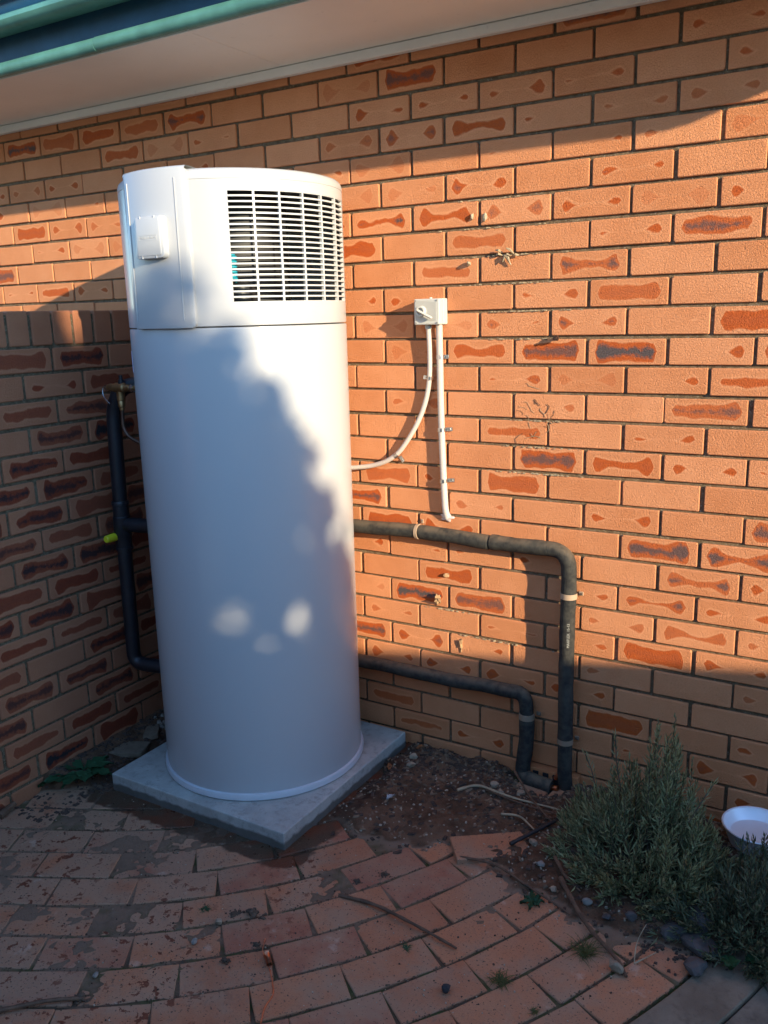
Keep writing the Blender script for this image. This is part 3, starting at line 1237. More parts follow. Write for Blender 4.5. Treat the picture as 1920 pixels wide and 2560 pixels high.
def text_mesh(body, size):
    cu = bpy.data.curves.new('text', 'FONT')
    cu.body = body
    cu.size = size
    cu.align_x = 'CENTER'
    cu.align_y = 'CENTER'
    cu.extrude = 0.0004
    ob = bpy.data.objects.new('text', cu)
    col.objects.link(ob)
    dg = bpy.context.evaluated_depsgraph_get()
    me = bpy.data.meshes.new_from_object(ob.evaluated_get(dg))
    bpy.data.objects.remove(ob)
    bpy.data.curves.remove(cu)
    me.materials.clear()
    return me


am = (CA0 + CA1) / 2
me = text_mesh('STIEBEL ELTRON', .0082)
rr = TR + .0382
for vv in me.vertices:
    s, z, d = vv.co
    a = am + s / rr
    vv.co = (TC.x + (rr + d) * math.cos(a), TC.y + (rr + d) * math.sin(a), 1.8185 + z)
o = hpart(link('embossed_lettering', me, M_plastic, heater))
gv, gf = [], []
for (a0, a1, z0, z1) in ((-.088, .088, 1.8115, 1.8120), (-.088, .088, 1.8250, 1.8255), (-.088, -.0865, 1.8115, 1.8255), (.0865, .088, 1.8115, 1.8255)):
    v, f = arc_band(rr - .001, rr + .0004, am + a0, am + a1, z0, z1, 4)
    o_ = len(gv); gv += v; gf += [tuple(i + o_ for i in ff) for ff in f]
hpart(from_py('lettering_frame', gv, gf, M_plastic, heater))
# rating label on the left flank
lab = hpart(plate('rating_label', TR - .001, TR + .0009, R_(-150), R_(-130.5), 1.432, 1.498, .002, M_sticker, heater, .0004))
for k in range(7):
    v, f = arc_band(TR, TR + .0012, R_(-149), R_(-132), 1.447 + k * .006, 1.4492 + k * .006, 6)
    from_py('print_line', v, f, M_ink, lab)

# ---- relief valve on the left of the tank
valve = empty('relief_valve', (-.72, -.55, 1.372))
tag(valve, 'brass relief valve with wire lever on the left side of the white tank', 'valve')
vp = lambda o: unparent_offset(o, valve)
vp(lathe('valve_body', [(.0, -.058), (.0105, -.058), (.0105, -.048), (.0135, -.047), (.0135, -.020), (.017, -.018), (.017, .022), (.012, .026), (.012, .050), (.009, .052), (.009, .092)], (-.72, -.55, 1.372), M_brass, valve, 24, axis='X'))
vp(lathe('hex_nut', [(.0135, .056), (.0135, .068), (.0, .068)], (-.72, -.55, 1.372), M_steel, valve, 6, axis='X', smooth=False))
vp(lathe('test_cap', [(.0, -.070), (.0085, -.070), (.0085, -.058)], (-.72, -.55, 1.372), M_steel, valve, 16, axis='X'))
vp(lathe('outlet', [(.0, .0), (.014, .0), (.014, -.030), (.011, -.032), (.0125, -.035), (.0125, -.052), (.009, -.054), (.009, -.064), (.0, -.064)], (-.719, -.55, 1.360), M_brass, valve, 20))
vp(lathe('top_plug', [(.0, .042), (.0065, .042), (.0065, .027), (.010, .027), (.010, .0)], (-.712, -.55, 1.372), M_blackpipe, valve, 16))
vp(tube('lever', round_path([(-.783, -.553, 1.376), (-.797, -.556, 1.374), (-.797, -.560, 1.345), (-.772, -.566, 1.328), (-.757, -.568, 1.318)], .02), .0019, M_steel, valve, 8))
vp(tube('drain_tube', round_path([(-.719, -.55, 1.30), (-.722, -.55, 1.235), (-.700, -.55, 1.205), (-.640, -.52, 1.168)], .03), .0062, M_copper_old, valve, 12))

# ---- black pipe standing between tank and garden wall
bp_ = empty('black_pipe', (-.795, -.53, .34))
tag(bp_, 'black insulated pipe rising between the tank and the left garden wall', 'pipe')
bpp = lambda o: unparent_offset(o, bp_)
bpp(tube('riser', resample(round_path([(-.640, -.505, 1.385), (-.735, -.53, 1.375), (-.785, -.53, 1.300), (-.792, -.53, 1.10), (-.795, -.53, .965)], .05), .01), .0255, M_blackpipe, bp_, 20))
bpp(tube('lower_pipe', resample(round_path([(-.796, -.53, .80), (-.801, -.53, .352), (-.640, -.50, .352)], .045), .01), .0255, M_blackpipe, bp_, 20))
bpp(lathe('tee_fitting', [(.0, .97), (.029, .97), (.031, .965), (.031, .957), (.0285, .955), (.0285, .915), (.031, .912), (.031, .84), (.0285, .836), (.0285, .802), (.031, .800), (.031, .792), (.0, .79)], (-.7955, -.53, 0), M_blackpipe, bp_, 24))
bpp(tube('branch', [(-.7955, -.53, .884), (-.62, -.50, .884)], .026, M_blackpipe, bp_, 20))
cp = bpp(lathe('yellow_cap', [(.0, .072), (.010, .072), (.013, .069), (.0145, .050), (.0145, .026), (.010, .024)], (-.806, -.53, .842), M_yellow, bp_, 14, axis='Y'))

# ---- isolator switch
SX0, SX1, SZ0, SZ1 = .152, .247, 1.553, 1.637
sw = empty('isolator_switch', ((SX0 + SX1) / 2, 0, 1.595))
tag(sw, 'cream square isolator switch with rotary handle fixed to the brick wall', 'switch')
swp = lambda o: unparent_offset(o, sw)
sxm, szm = (SX0 + SX1) / 2, (SZ0 + SZ1) / 2
swp(box('base_box', (sxm, -.017, szm), (SX1 - SX0, .034, SZ1 - SZ0), M_switch, sw, .004))
swp(box('cover', (sxm, -.0475, szm), (SX1 - SX0 - .001, .024, SZ1 - SZ0 - .001), M_switch, sw, .004))
# sloped recess plate on the face
v = [(SX0 + .006, -.0603, SZ0 + .014), (SX1 - .012, -.0603, SZ0 + .014), (SX1 - .012, -.0603, SZ1 - .012), (SX0 + .006, -.0603, SZ1 - .004),
     (SX0 + .006, -.0590, SZ0 + .014), (SX1 - .012, -.0590, SZ0 + .014), (SX1 - .012, -.0590, SZ1 - .012), (SX0 + .006, -.0590, SZ1 - .004)]
swp(from_py('face_plate', v, [(0, 1, 2, 3), (0, 4, 5, 1), (1, 5, 6, 2), (2, 6, 7, 3), (3, 7, 4, 0)], M_switch_l, sw))
for x in (SX0 + .007, SX1 - .024 + .014):
    for z in (SZ0 + .0065, SZ1 - .0065):
        swp(lathe('screw', [(.0, .0615), (.0026, .0615), (.0028, .058)], (x, 0, z), M_screw, sw, 10, axis='Y'))
dial = swp(lathe('dial_ring', [(.0105, .062), (.0108, .0705), (.0125, .0715), (.0165, .0710), (.0172, .069), (.0180, .059)], (.181, 0, 1.597), M_switch, sw, 28, axis='Y'))
swp(lathe('dial_hub', [(.0, .066), (.0104, .066), (.0104, .0595)], (.181, 0, 1.597), M_switch_l, sw, 24, axis='Y'))
rot = Matrix.Rotation(R_(26), 3, 'Y')
swp(box('handle', (.199, -.0745, 1.588), (.062, .012, .0075), M_switch, sw, .003, rot))
swp(lathe('gland', [(.0, 1.5535), (.0115, 1.5535), (.0115, 1.540), (.0, 1.540)], (.1885, -.027, 0), M_switch_l, sw, 18))
swp(box('top_lug', (.206, -.04, 1.6385), (.006, .010, .005), M_switch, sw, .001))


# ---- corrugated conduits
def conduit(name, pts, r, label, pitch=.0037, rad=.05):
    P = resample(round_path(pts, rad), pitch / 4)
    cyc = [0, .55, 1, .55]
    v, f = tube_geo(P, 1.0, 14)
    seg = 14
    for i, p in enumerate(P):
        k = r * (1 - .11 * (1 - cyc[i % 4]))
        for s in range(seg):
            q = Vector(v[i * seg + s]) - p
            v[i * seg + s] = tuple(p + q * k)
    root = empty(name, P[-1])
    tag(root, label, 'conduit')
    o = unparent_offset(from_py('corrugated_tube', v, f, M_conduit, root, True), root)
    return root, P


def clip(parent, c, along, side, r, m=M_galv, w=.0125, tab=.021):
    """half saddle: strap over the conduit plus one screwed tab. along: conduit direction, side: tab direction (in wall plane)"""
    c = Vector(c); along = Vector(along).normalized(); side = Vector(side).normalized(); out = Vector((0, -1, 0))
    t = .0014
    prof = []
    base = c.y
    for k in range(13):
        a = PI * k / 12
        prof.append(side * (-(r + t) * math.cos(a)) + out * ((r + t) * math.sin(a)))
    inn = [side * (-(r) * math.cos(PI * k / 12)) + out * (r * math.sin(PI * k / 12)) for k in range(13)]
    # down to the wall, then tab
    yb = -c.y - .003
    prof += [side * (r + t) + out * (-yb + t), side * (r + t + tab) + out * (-yb + t)]
    inn += [side * r + out * (-yb), side * (r + t + tab) + out * (-yb)]
    prof = [side * (-(r + t)) + out * (-yb)] + prof
    inn = [side * (-r) + out * (-yb)] + inn
    v, f = [], []
    n = len(prof)
    for i in range(n):
        for q in (prof[i] + along * w / 2, prof[i] - along * w / 2, inn[i] - along * w / 2, inn[i] + along * w / 2):
            v.append(tuple(c + q))
    for i in range(n - 1):
        for k in range(4):
            f.append((i * 4 + k, i * 4 + (k + 1) % 4, i * 4 + 4 + (k + 1) % 4, i * 4 + 4 + k))
    f.append((0, 1, 2, 3)); e = (n - 1) * 4; f.append((e + 3, e + 2, e + 1, e))
    o = from_py('saddle_clip', v, f, m, parent)
    unparent_offset(o, parent)
    smooth_by_angle(o, 40)
    sc = c + side * (r + tab * .62) + out * (-yb + t)
    s = lathe('clip_screw', [(.0, .003), (.003, .0028), (.0038, 0)], (sc.x, sc.y, sc.z), M_screw, o, 10, axis='Y')
    return o


rootc, P = conduit('corrugated_conduit', [(.1885, -.027, 1.545), (.190, -.022, 1.46), (.186, -.018, 1.374), (.170, -.018, 1.298), (.142, -.018, 1.233), (.106, -.018, 1.176), (.060, -.018, 1.116),
                                          (.007, -.018, 1.081), (-.062, -.018, 1.059), (-.16, -.03, 1.048), (-.24, -.06, 1.046)], .0088, 'narrow ribbed conduit curving from the switch down towards the tank')
clip(rootc, (.1855, -.0175, 1.377), (.12, 0, 1), (-1, 0, .06), .009)
clip(rootc, (.050, -.0178, 1.1075), (.82, 0, .6), (.55, 0, -.75), .009)
rootc, P = conduit('corrugated_conduit', [(.228, -.026, 1.556), (.226, -.020, 1.46), (.226, -.0175, 1.30), (.229, -.0175, 1.16), (.235, -.0175, 1.00), (.2385, -.0165, .925), (.239, -.003, .895)], .0118,
                   'thick ribbed conduit running straight down from the switch into the wall')
clip(rootc, (.2262, -.0175, 1.447), (0, 0, 1), (1, 0, .04), .0122, tab=.012)
clip(rootc, (.2276, -.0175, 1.204), (-.02, 0, 1), (1, 0, .05), .0122)
clip(rootc, (.2335, -.0175, 1.028), (-.03, 0, 1), (1, 0, .08), .0122)
# sealant blob
bm = bmesh.new()
bmesh.ops.create_icosphere(bm, subdivisions=3, radius=1)
for vv in bm.verts:
    a = math.atan2(vv.co.z, vv.co.x)
    k = 1 + .35 * math.sin(5 * a + 1) * (1 - abs(vv.co.y)) + .25 * mnoise.noise(vv.co * 2.5)
    vv.co = Vector((.238 + vv.co.x * .023 * k, -.003 + vv.co.y * .010, .897 + vv.co.z * .014 * k))
o = from_bm('sealant_blob', bm, M_seal, rootc, True); unparent_offset(o, rootc)


# ---- insulated copper pipes on the wall
def strap(parent, c, along, r, m, w=.016, ears=True):
    c = Vector(c); along = Vector(along).normalized()
    side = along.cross(Vector((0, 1, 0))).normalized()
    out = Vector((0, -1, 0))
    v, f = [], []
    n = 20
    prof = []
    for k in range(n + 1):
        a = PI * (-.08 + 1.16 * k / n)
        prof.append((math.cos(a), math.sin(a)))
    for rr_ in (r - .002, r + .0025):
        for (ca, sa) in prof:
            for s in (-1, 1):
                v.append(tuple(c + side * ca * rr_ + out * sa * rr_ + along * s * w / 2))
    m_ = (n + 1) * 2
    for k in range(n):
        b = k * 2
        f.append((m_ + b, m_ + b + 1, m_ + b + 3, m_ + b + 2))
        f.append((b, m_ + b, m_ + b + 2, b + 2))
        f.append((b + 1, b + 3, m_ + b + 3, m_ + b + 1))
    o = unparent_offset(from_py('pipe_saddle', v, f, m, parent), parent)
    smooth_by_angle(o, 40)
    if ears:
        e = side if side.x > 0 or abs(side.x) < .3 else -side
        p = c + e * (r + .005); p.y = -.002
        rot = Matrix((side, Vector((0, 1, 0)), along)).transposed()
        ear = unparent_offset(box('saddle_ear', tuple(p), (.015, .004, w * .75), m, parent, .001, rot), parent)
        s = lathe('saddle_screw', [(.0, .0045), (.0025, .004), (.003, 0)], (p.x + e.x * .003, p.y - .0022, p.z + e.z * .003), M_screw, ear, 8, axis='Y')
    return o


def wobble(P, amp, sc, seed):
    return [p + Vector((mnoise.noise(p * sc + Vector((seed, 0, 0))), .4 * mnoise.noise(p * sc + Vector((0, seed, 4))), mnoise.noise(p * sc + Vector((0, 3, seed))))) * amp for p in P]


pu = empty('insulated_pipe', (.692, -.036, .03))
tag(pu, 'upper foam-lagged pipe leaving the tank, bending down the brick wall', 'pipe')
pup = lambda o: unparent_offset(o, pu)
PR = .0250
Pm = wobble(resample(round_path([(-.34, -.036, .832), (.016, -.036, .840), (.139, -.034, .843)], .05), .008), .0035, 9, 2)
pup(tube('foam_sleeve', Pm, lambda t: PR * (1 + .015 * math.sin(t * 40)) * (1 - .10 * (t > .985)), M_foam, pu, 24))
Pm = wobble(resample(round_path([(.141, -.034, .843), (.288, -.036, .840), (.418, -.036, .836)], .05), .006), .003, 9, 2)
pup(tube('foam_sleeve', Pm, lambda t: PR * (1 + .03 * math.sin(t * 9)) * (1 - .10 * (t < .03 or t > .98)), M_foam, pu, 24))
Pm = wobble(resample(round_path([(.421, -.036, .837), (.564, -.037, .838), (.692, -.038, .838), (.693, -.038, .673), (.689, -.038, .466), (.691, -.037, .179)], [0, .05, .07, .1, .1, .1], 14), .007), .0035, 7, 5)
pup(tube('foam_sleeve', Pm, lambda t: PR * (1 + .02 * math.sin(t * 46) + .012 * math.sin(t * 110)) * (1.06 if t < .03 else 1), M_foam, pu, 24))
Pm = wobble(resample(round_path([(.691, -.037, .176), (.692, -.036, .03), (.700, -.02, -.04)], .03), .007), .002, 7, 6)
pup(tube('foam_sleeve', Pm, PR * .97, M_foam, pu, 24))
strap(pu, (.140, -.035, .843), (1, 0, .02), PR, M_strap, .011, True)
strap(pu, (.693, -.038, .690), (0, 0, 1), PR * .99, M_strap, .018)
strap(pu, (.691, -.037, .178), (0, 0, 1), PR * .97, M_strap_g, .018)
# printed lettering along the vertical sleeve
me = text_mesh('MAXFLEX  15-13', .0115)
face = math.atan2(CAM.y + .038, CAM.x - .69)
for vv in me.vertices:
    s, t_, d = vv.co
    a = face + .25 - t_ / PR * -1
    rr = PR * 1.045 + d
    zz = .560 + s
    vv.co = (.690 + rr * math.cos(face + .15 - t_ / PR), -.038 + rr * math.sin(face + .15 - t_ / PR), zz)
pup(link('printed_lettering', me, M_white_print, pu))

pl = empty('insulated_pipe', (.541, -.035, .0))
tag(pl, 'lower black lagged pipe near the ground bending down to the soil', 'pipe')
plp = lambda o: unparent_offset(o, pl)
Pm = wobble(resample(round_path([(-.34, -.036, .309), (.052, -.036, .309), (.218, -.036, .305), (.423, -.036, .314), (.549, -.036, .318), (.553, -.036, .235)], [0, .1, .1, .1, .085, 0], 14), .008), .004, 8, 9)
plp(tube('foam_sleeve', Pm, lambda t: .0245 * (1 + .02 * math.sin(t * 30)), M_foam, pl, 24))
Pm = wobble(resample(round_path([(.553, -.036, .231), (.552, -.037, .129), (.541, -.040, .026), (.556, -.050, .010), (.655, -.060, .004)], [0, .1, .05, .03, 0], 10), .007), .003, 8, 3)
plp(tube('foam_sleeve', Pm, lambda t: .0262 * (1 + .02 * math.sin(t * 20)), M_foam, pl, 24))
strap(pl, (.553, -.036, .236), (0, 0, 1), .0248, M_strap_g, .020)
plp(tube('copper_stub', [(.648, -.060, .004), (.678, -.064, .010)], .010, M_copper, pl, 14))
plp(tube('copper_elbow', round_path([(.660, -.040, .030), (.675, -.038, .052), (.700, -.036, .060)], .015), .0085, M_copper, pl, 12))

# ---- things stuck on the wall
def small(name, o, label, cat, group=None):
    return tag(o, label, cat, group)


tag(rock('mud_nest', (.200, -.004, .592), (.021, .011, .022), M_mud, None, 3, 3, 2.4), 'rough tan mud wasp nest on the brick below the upper pipe', 'wasp nest')
tag(rock('mud_nest', (.238, -.001, .688), (.016, .005, .009), M_mud, None, 5, 3, 2.2), 'small pale mud lump on wall just above the wasp nest', 'mud lump')
tag(rock('mud_nest', (.288, -.001, .437), (.008, .004, .026), M_mud, None, 8, 3, 2.4), 'streaky brown mud smear above the lower pipe', 'mud lump')
for (x, z, s, lb) in ((.340, 1.886, .011, 'left one of the two cream cocoons high on the wall'), (.383, 1.879, .014, 'right one of the two cream cocoons high on the wall')):
    o = rock('cocoon', (x, -.006, z), (s * .6, .006, s * 1.0), M_cocoon, None, int(x * 1000), 3, .5)
    tag(o, lb, 'cocoon')
tag(rock('cocoon', (.327, -.007, 1.742), (.014, .008, .008), M_cocoon, None, 77, 3, .4), 'grey snail shell on the bricks above the switch', 'shell')
# dry leaf tangle hanging in a joint
root = empty('dead_leaf_tangle', (.461, -.004, 1.76))
tag(root, 'dry curled leaf tangle caught in a wall joint right of the switch', 'dead leaf')
rnd = random.Random(12)
for k in range(9):
    p0 = Vector((.455 + rnd.uniform(-.02, .03), -.002, 1.762 + rnd.uniform(-.008, .012)))
    p1 = p0 + Vector((rnd.uniform(-.025, .03), -rnd.uniform(.004, .014), rnd.uniform(-.035, .02)))
    o = tube('dry_leaf', [p0, p0.lerp(p1, .5) + Vector((0, -.006, .004)), p1], lambda t: .0018 + .0028 * math.sin(t * PI), M_straw, root, 5)
    unparent_offset(o, root)
vt = empty('dried_vine', (.56, -.002, 1.30))
tag(vt, 'dried vine remains clinging to the bricks in the middle of the wall', 'dead vine')
rnd = random.Random(4)
for k in range(16):
    p0 = Vector((.555 + rnd.gauss(0, .035), -.0012, 1.275 + rnd.gauss(0, .05)))
    P_ = [p0]
    d_ = Vector((rnd.gauss(0, 1), 0, rnd.gauss(0, 1))).normalized()
    for q_ in range(4):
        d_ = (d_ + Vector((rnd.gauss(0, .7), 0, rnd.gauss(0, .7)))).normalized()
        P_.append(P_[-1] + d_ * rnd.uniform(.004, .017) + Vector((0, -.0006 * (q_ % 2), 0)))
    o = tube('twig', P_, rnd.uniform(.0004, .0010), M_straw if k % 3 else M_stick, vt, 5)
    unparent_offset(o, vt)
rnd = random.Random(14)
v, f = [], []
for k in range(330):
    row = rnd.choice((4, 5, 6, 7, 8, 8, 9, 12, 13, 14, 14, 20, 21))
    z = ZA - CH * row - .0095
    cx_ = {4: .35, 5: .40, 6: .45, 7: .48, 8: .52, 9: .50, 12: .55, 13: .56, 14: .58, 20: .25, 21: .42}[row]
    x = cx_ + rnd.gauss(0, .07)
    s_ = rnd.uniform(.0015, .0045)
    o_ = len(v)
    y = .003 - rnd.uniform(0, .006)
    for (a_, b_, c_) in ((-1, -1, 0), (1, -1, 0), (1, 1, 0), (-1, 1, 0), (-.6, -.6, 1), (.7, -.5, .8), (.5, .6, 1), (-.5, .7, .7)):
        v.append((x + a_ * s_ * rnd.uniform(.6, 1.6), y + b_ * s_ * .6, z + c_ * s_))
    f += [(o_ + 4, o_ + 5, o_ + 6, o_ + 7), (o_, o_ + 1, o_ + 5, o_ + 4), (o_ + 1, o_ + 2, o_ + 6, o_ + 5), (o_ + 2, o_ + 3, o_ + 7, o_ + 6), (o_ + 3, o_, o_ + 4, o_ + 7)]
tag(from_py('joint_debris', v, f, M_straw), 'dry crumbs lying in the mortar joints', 'debris', kind='stuff')
b = empty('wall_bolt', (.628, 0, 1.505))
tag(b, 'short dark steel bolt sticking out of the wall', 'bolt')
unparent_offset(lathe('shank', [(.0, .030), (.0045, .030), (.0045, 0)], (.628, 0, 1.505), M_copper_old, b, 10, axis='Y'), b)
unparent_offset(lathe('nut', [(.0, .022), (.009, .022), (.009, .012), (.0, .012)], (.628, 0, 1.505), M_copper_old, b, 6, axis='Y', smooth=False), b)

# ---- lavender shrubs
def leaf_quad(v, f, p, d, L, w, nrm):
    side = d.cross(nrm)
    if side.length < 1e-5:
        side = d.cross(Vector((1, .3, .2)))
    side.normalize()
    nn = side.cross(d).normalized()
    o = len(v)
    mid = p + d * L * .5 + nn * L * .07
    tip = p + d * L - nn * L * .05
    v += [tuple(p), tuple(mid + side * w * .5), tuple(tip), tuple(mid - side * w * .5)]
    f += [(o, o + 1, o + 2), (o, o + 2, o + 3)]


def shrub(name, roots, hfun, region, n, label, mleaf, seed, leaf=(.019, .039), lw=.0050):
    rnd = random.Random(seed)
    rt = empty(name, (roots[0], roots[1], soil_h(roots[0], roots[1])))
    tag(rt, label, 'shrub')
    lv, lf, sv, sf = [], [], [], []
    made = 0
    tries = 0
    while made < n and tries < n * 30:
        tries += 1
        x = rnd.uniform(region[0], region[1])
        y = rnd.uniform(region[2], region[3])
        h = hfun(x, y)
        if h <= .035:
            continue
        made += 1
        z = h * (1 - .75 * rnd.random() ** 1.6)
        tip = Vector((x, y, z))
        dx, dy = x - roots[0], y - roots[1]
        k = rnd.uniform(.35, .6)
        base = Vector((roots[0] + dx * k + rnd.gauss(0, .02), roots[1] + dy * k + rnd.gauss(0, .02), max(.005, z * rnd.uniform(.05, .35) - .02)))
        ctrl = Vector((x * .85 + base.x * .15, y * .85 + base.y * .15, base.z + (z - base.z) * .45))
        P = [base * (1 - t) ** 2 + ctrl * 2 * t * (1 - t) + tip * t * t for t in [i / 6 for i in range(7)]]
        tv, tf = tube_geo(P, lambda t: .0016 * (1 - .6 * t), 4, False)
        o = len(sv); sv += tv; sf += [tuple(i + o for i in q) for q in tf]
        length = sum((P[i + 1] - P[i]).length for i in range(6))
        lsc = rnd.choice((.65, .8, 1.0, 1.0, 1.15))
        nl = max(10, int(length / rnd.uniform(.0052, .0085)))
        ang = rnd.uniform(0, 6.28)
        for i in range(nl):
            t = .30 + .70 * i / (nl - 1)
            p = base * (1 - t) ** 2 + ctrl * 2 * t * (1 - t) + tip * t * t
            tg = ((ctrl - base) * 2 * (1 - t) + (tip - ctrl) * 2 * t).normalized()
            ang += 1.65 + rnd.uniform(-.3, .3)
            u = tg.orthogonal().normalized()
            w = tg.cross(u)
            rad = u * math.cos(ang) + w * math.sin(ang)
            sp = rnd.uniform(.2, .55) if t > .85 else rnd.uniform(.4, 1.0)
            d = (tg * math.cos(sp) + rad * math.sin(sp) + Vector((0, 0, rnd.uniform(-.15, .1)))).normalized()
            L = rnd.uniform(*leaf) * (1.0 if t < .92 else .62) * lsc
            leaf_quad(lv, lf, p, d, L, lw * rnd.uniform(.8, 1.25), rad)
    unparent_offset(from_py('stems', sv, sf, M_stem, rt), rt)
    leaf_tones(unparent_offset(from_py('foliage', lv, lf, mleaf, rt), rt), seed)
    return rt


def g2(x, y, cx, cy, sx_, sy_):
    return math.exp(-((x - cx) / sx_) ** 2 - ((y - cy) / sy_) ** 2)


def lav_h(x, y):
    h = max(.50 * g2(x, y, 1.09, -.30, .105, .15), .53 * g2(x, y, 1.045, -.28, .03, .06), .55 * g2(x, y, 1.10, -.27, .03, .06), .37 * g2(x, y, .975, -.31, .11, .16), .255 * g2(x, y, .865, -.31, .085, .14), .30 * g2(x, y, 1.165, -.40, .12, .17), .17 * g2(x, y, 1.02, -.46, .17, .13))
    h += .022 * mnoise.noise(Vector((x * 22, y * 22, 0))) + .03 * mnoise.noise(Vector((x * 55, y * 55, 2)))
    return h - .02 if y < -.05 else 0


shrub('lavender_shrub', (1.03, -.36), lav_h, (.74, 1.34, -.60, -.07), 620, 'bushy grey-green lavender with a tall spire against the wall', M_lav, 3)


def lav2_h(x, y):
    h = max(.215 * g2(x, y, 1.36, -.47, .17, .17), .215 * g2(x, y, 1.35, -.31, .11, .08), .13 * g2(x, y, 1.20, -.56, .13, .08), .23 * g2(x, y, 1.52, -.42, .14, .2))
    return h + .022 * mnoise.noise(Vector((x * 22, y * 22, 5))) + .025 * mnoise.noise(Vector((x * 55, y * 55, 7))) - .015


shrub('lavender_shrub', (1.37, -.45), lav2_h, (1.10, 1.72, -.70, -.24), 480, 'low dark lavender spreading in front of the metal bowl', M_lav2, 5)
# single tall sprigs
for (pts, lb, sd) in (([(.955, -.30, .20), (.938, -.30, .30), (.933, -.30, .375)], 'thin lavender sprig standing above the left of the bush', 21),
                      ([(.885, -.30, .16), (.868, -.30, .24), (.845, -.30, .292)], 'lavender sprig leaning left beside the vertical pipe', 22),
                      ([(1.17, -.40, .22), (1.205, -.38, .30), (1.222, -.37, .335)], 'lavender sprig leaning right towards the bowl', 23)):
    rt = empty('lavender_sprig', pts[0])
    tag(rt, lb, 'sprig')
    P = [Vector(p) for p in pts]
    unparent_offset(tube('stem', resample(P, .02), .0017, M_stem, rt, 5), rt)
    rnd = random.Random(sd)
    lv, lf = [], []
    PP = resample(P, .0055)
    ang = 0
    for i, p in enumerate(PP):
        tg = (P[-1] - P[0]).normalized()
        ang += 1.6
        u = tg.orthogonal().normalized(); w = tg.cross(u)
        rad = u * math.cos(ang) + w * math.sin(ang)
        sp = .35 if i > len(PP) * .7 else .7
        leaf_quad(lv, lf, p, (tg * math.cos(sp) + rad * math.sin(sp)).normalized(), rnd.uniform(.016, .030), .0042, rad)
    leaf_tones(unparent_offset(from_py('foliage', lv, lf, M_lav, rt), rt), sd)

# ---- metal bowl behind the shrub
bc = (1.312, -.138, -.004)
bowl = lathe('metal_bowl', [(r_ * .90, z_ - .012) for r_, z_ in [(.0, .092), (.062, .092), (.080, .096), (.097, .114), (.103, .1245), (.1075, .1265), (.1095, .1235), (.106, .118), (.100, .108), (.083, .066), (.062, .056), (.0, .055)]], bc, M_bowl, None, 72)
tag(bowl, 'shiny round metal bowl behind the lavender at the right edge', 'bowl')

# ---- stones
for (x, y, s, lb, sd) in ((1.232, -.545, (.050, .042, .036), 'largest dark bluestone rock with pale chip under the shrub', 1), (1.252, -.618, (.046, .050, .022), 'flat dark bluestone rock at the middle of the pile', 2),
                          (1.185, -.603, (.040, .030, .024), 'left dark bluestone rock of the pile beside the kerb', 3), (1.257, -.690, (.044, .032, .018), 'front dark bluestone rock touching the concrete kerb', 4)):
    o = rock('bluestone_rock', (x, y, s[2] * .75 + .004), s, M_blue, None, sd + 40, 2, .3)
    tag(o, lb, 'rock', 'bluestone rocks by the kerb')
tag(rock('pale_stone', (1.091, -.785, .017), (.021, .017, .019), M_stone, None, 9, 2, .3), 'upright pale stone on the paving at the end of the brown stick', 'stone')
stones = [(.853, -.576, .013, 'reddish pale pebble at the soil edge below the shrub', M_stone), (.955, -.59, .016, 'small grey stone beneath the lavender at the soil edge', M_greystone), (1.018, -.628, .014, 'dark pebble among grit left of the rock pile', M_blue),
          (1.077, -.608, .020, 'dull slate chip just left of the rock pile', M_blue), (.500, -.190, .020, 'pale stone in the soil near the lower pipe', M_stone), (.535, -.215, .021, 'flat tan stone in soil under the curved dry reed', M_stone),
          (.590, -.175, .019, 'tan stone right of the lower pipe foot in soil', M_stone), (.165, -.145, .021, 'tan stone in soil near the far slab corner', M_stone), (.185, -.20, .020, 'second tan stone in soil close to the slab side', M_stone),
          (.107, -1.219, .011, 'pale grey pebble on the paving left of the copper offcut', M_greystone), (.112, -1.130, .014, 'chalky stone beside the soil clump on the paving', M_stone), (-.026, -1.429, .010, 'tiny pale pebble in a paving joint at lower left', M_greystone),
          (.73, -.42, .016, 'stone in soil by the dark rod under the shrub', M_stone), (.785, -.505, .015, 'pale stone in soil in front of the shrub', M_greystone)]
for i, (x, y, s, lb, m) in enumerate(stones):
    o = rock('small_stone', (x, y, soil_h(x, y) + s * .35 if sdist(SOIL, x, y) > 0 else s * .5), (s, s * .8, s * .7), m, None, 100 + i, 2, .3)
    tag(o, lb, 'stone')
tag(rock('black_pebble', (.756, -1.046, .011), (.013, .013, .012), M_blackstone, None, 61, 2, .4), 'small round black pebble alone on the pavers', 'pebble')
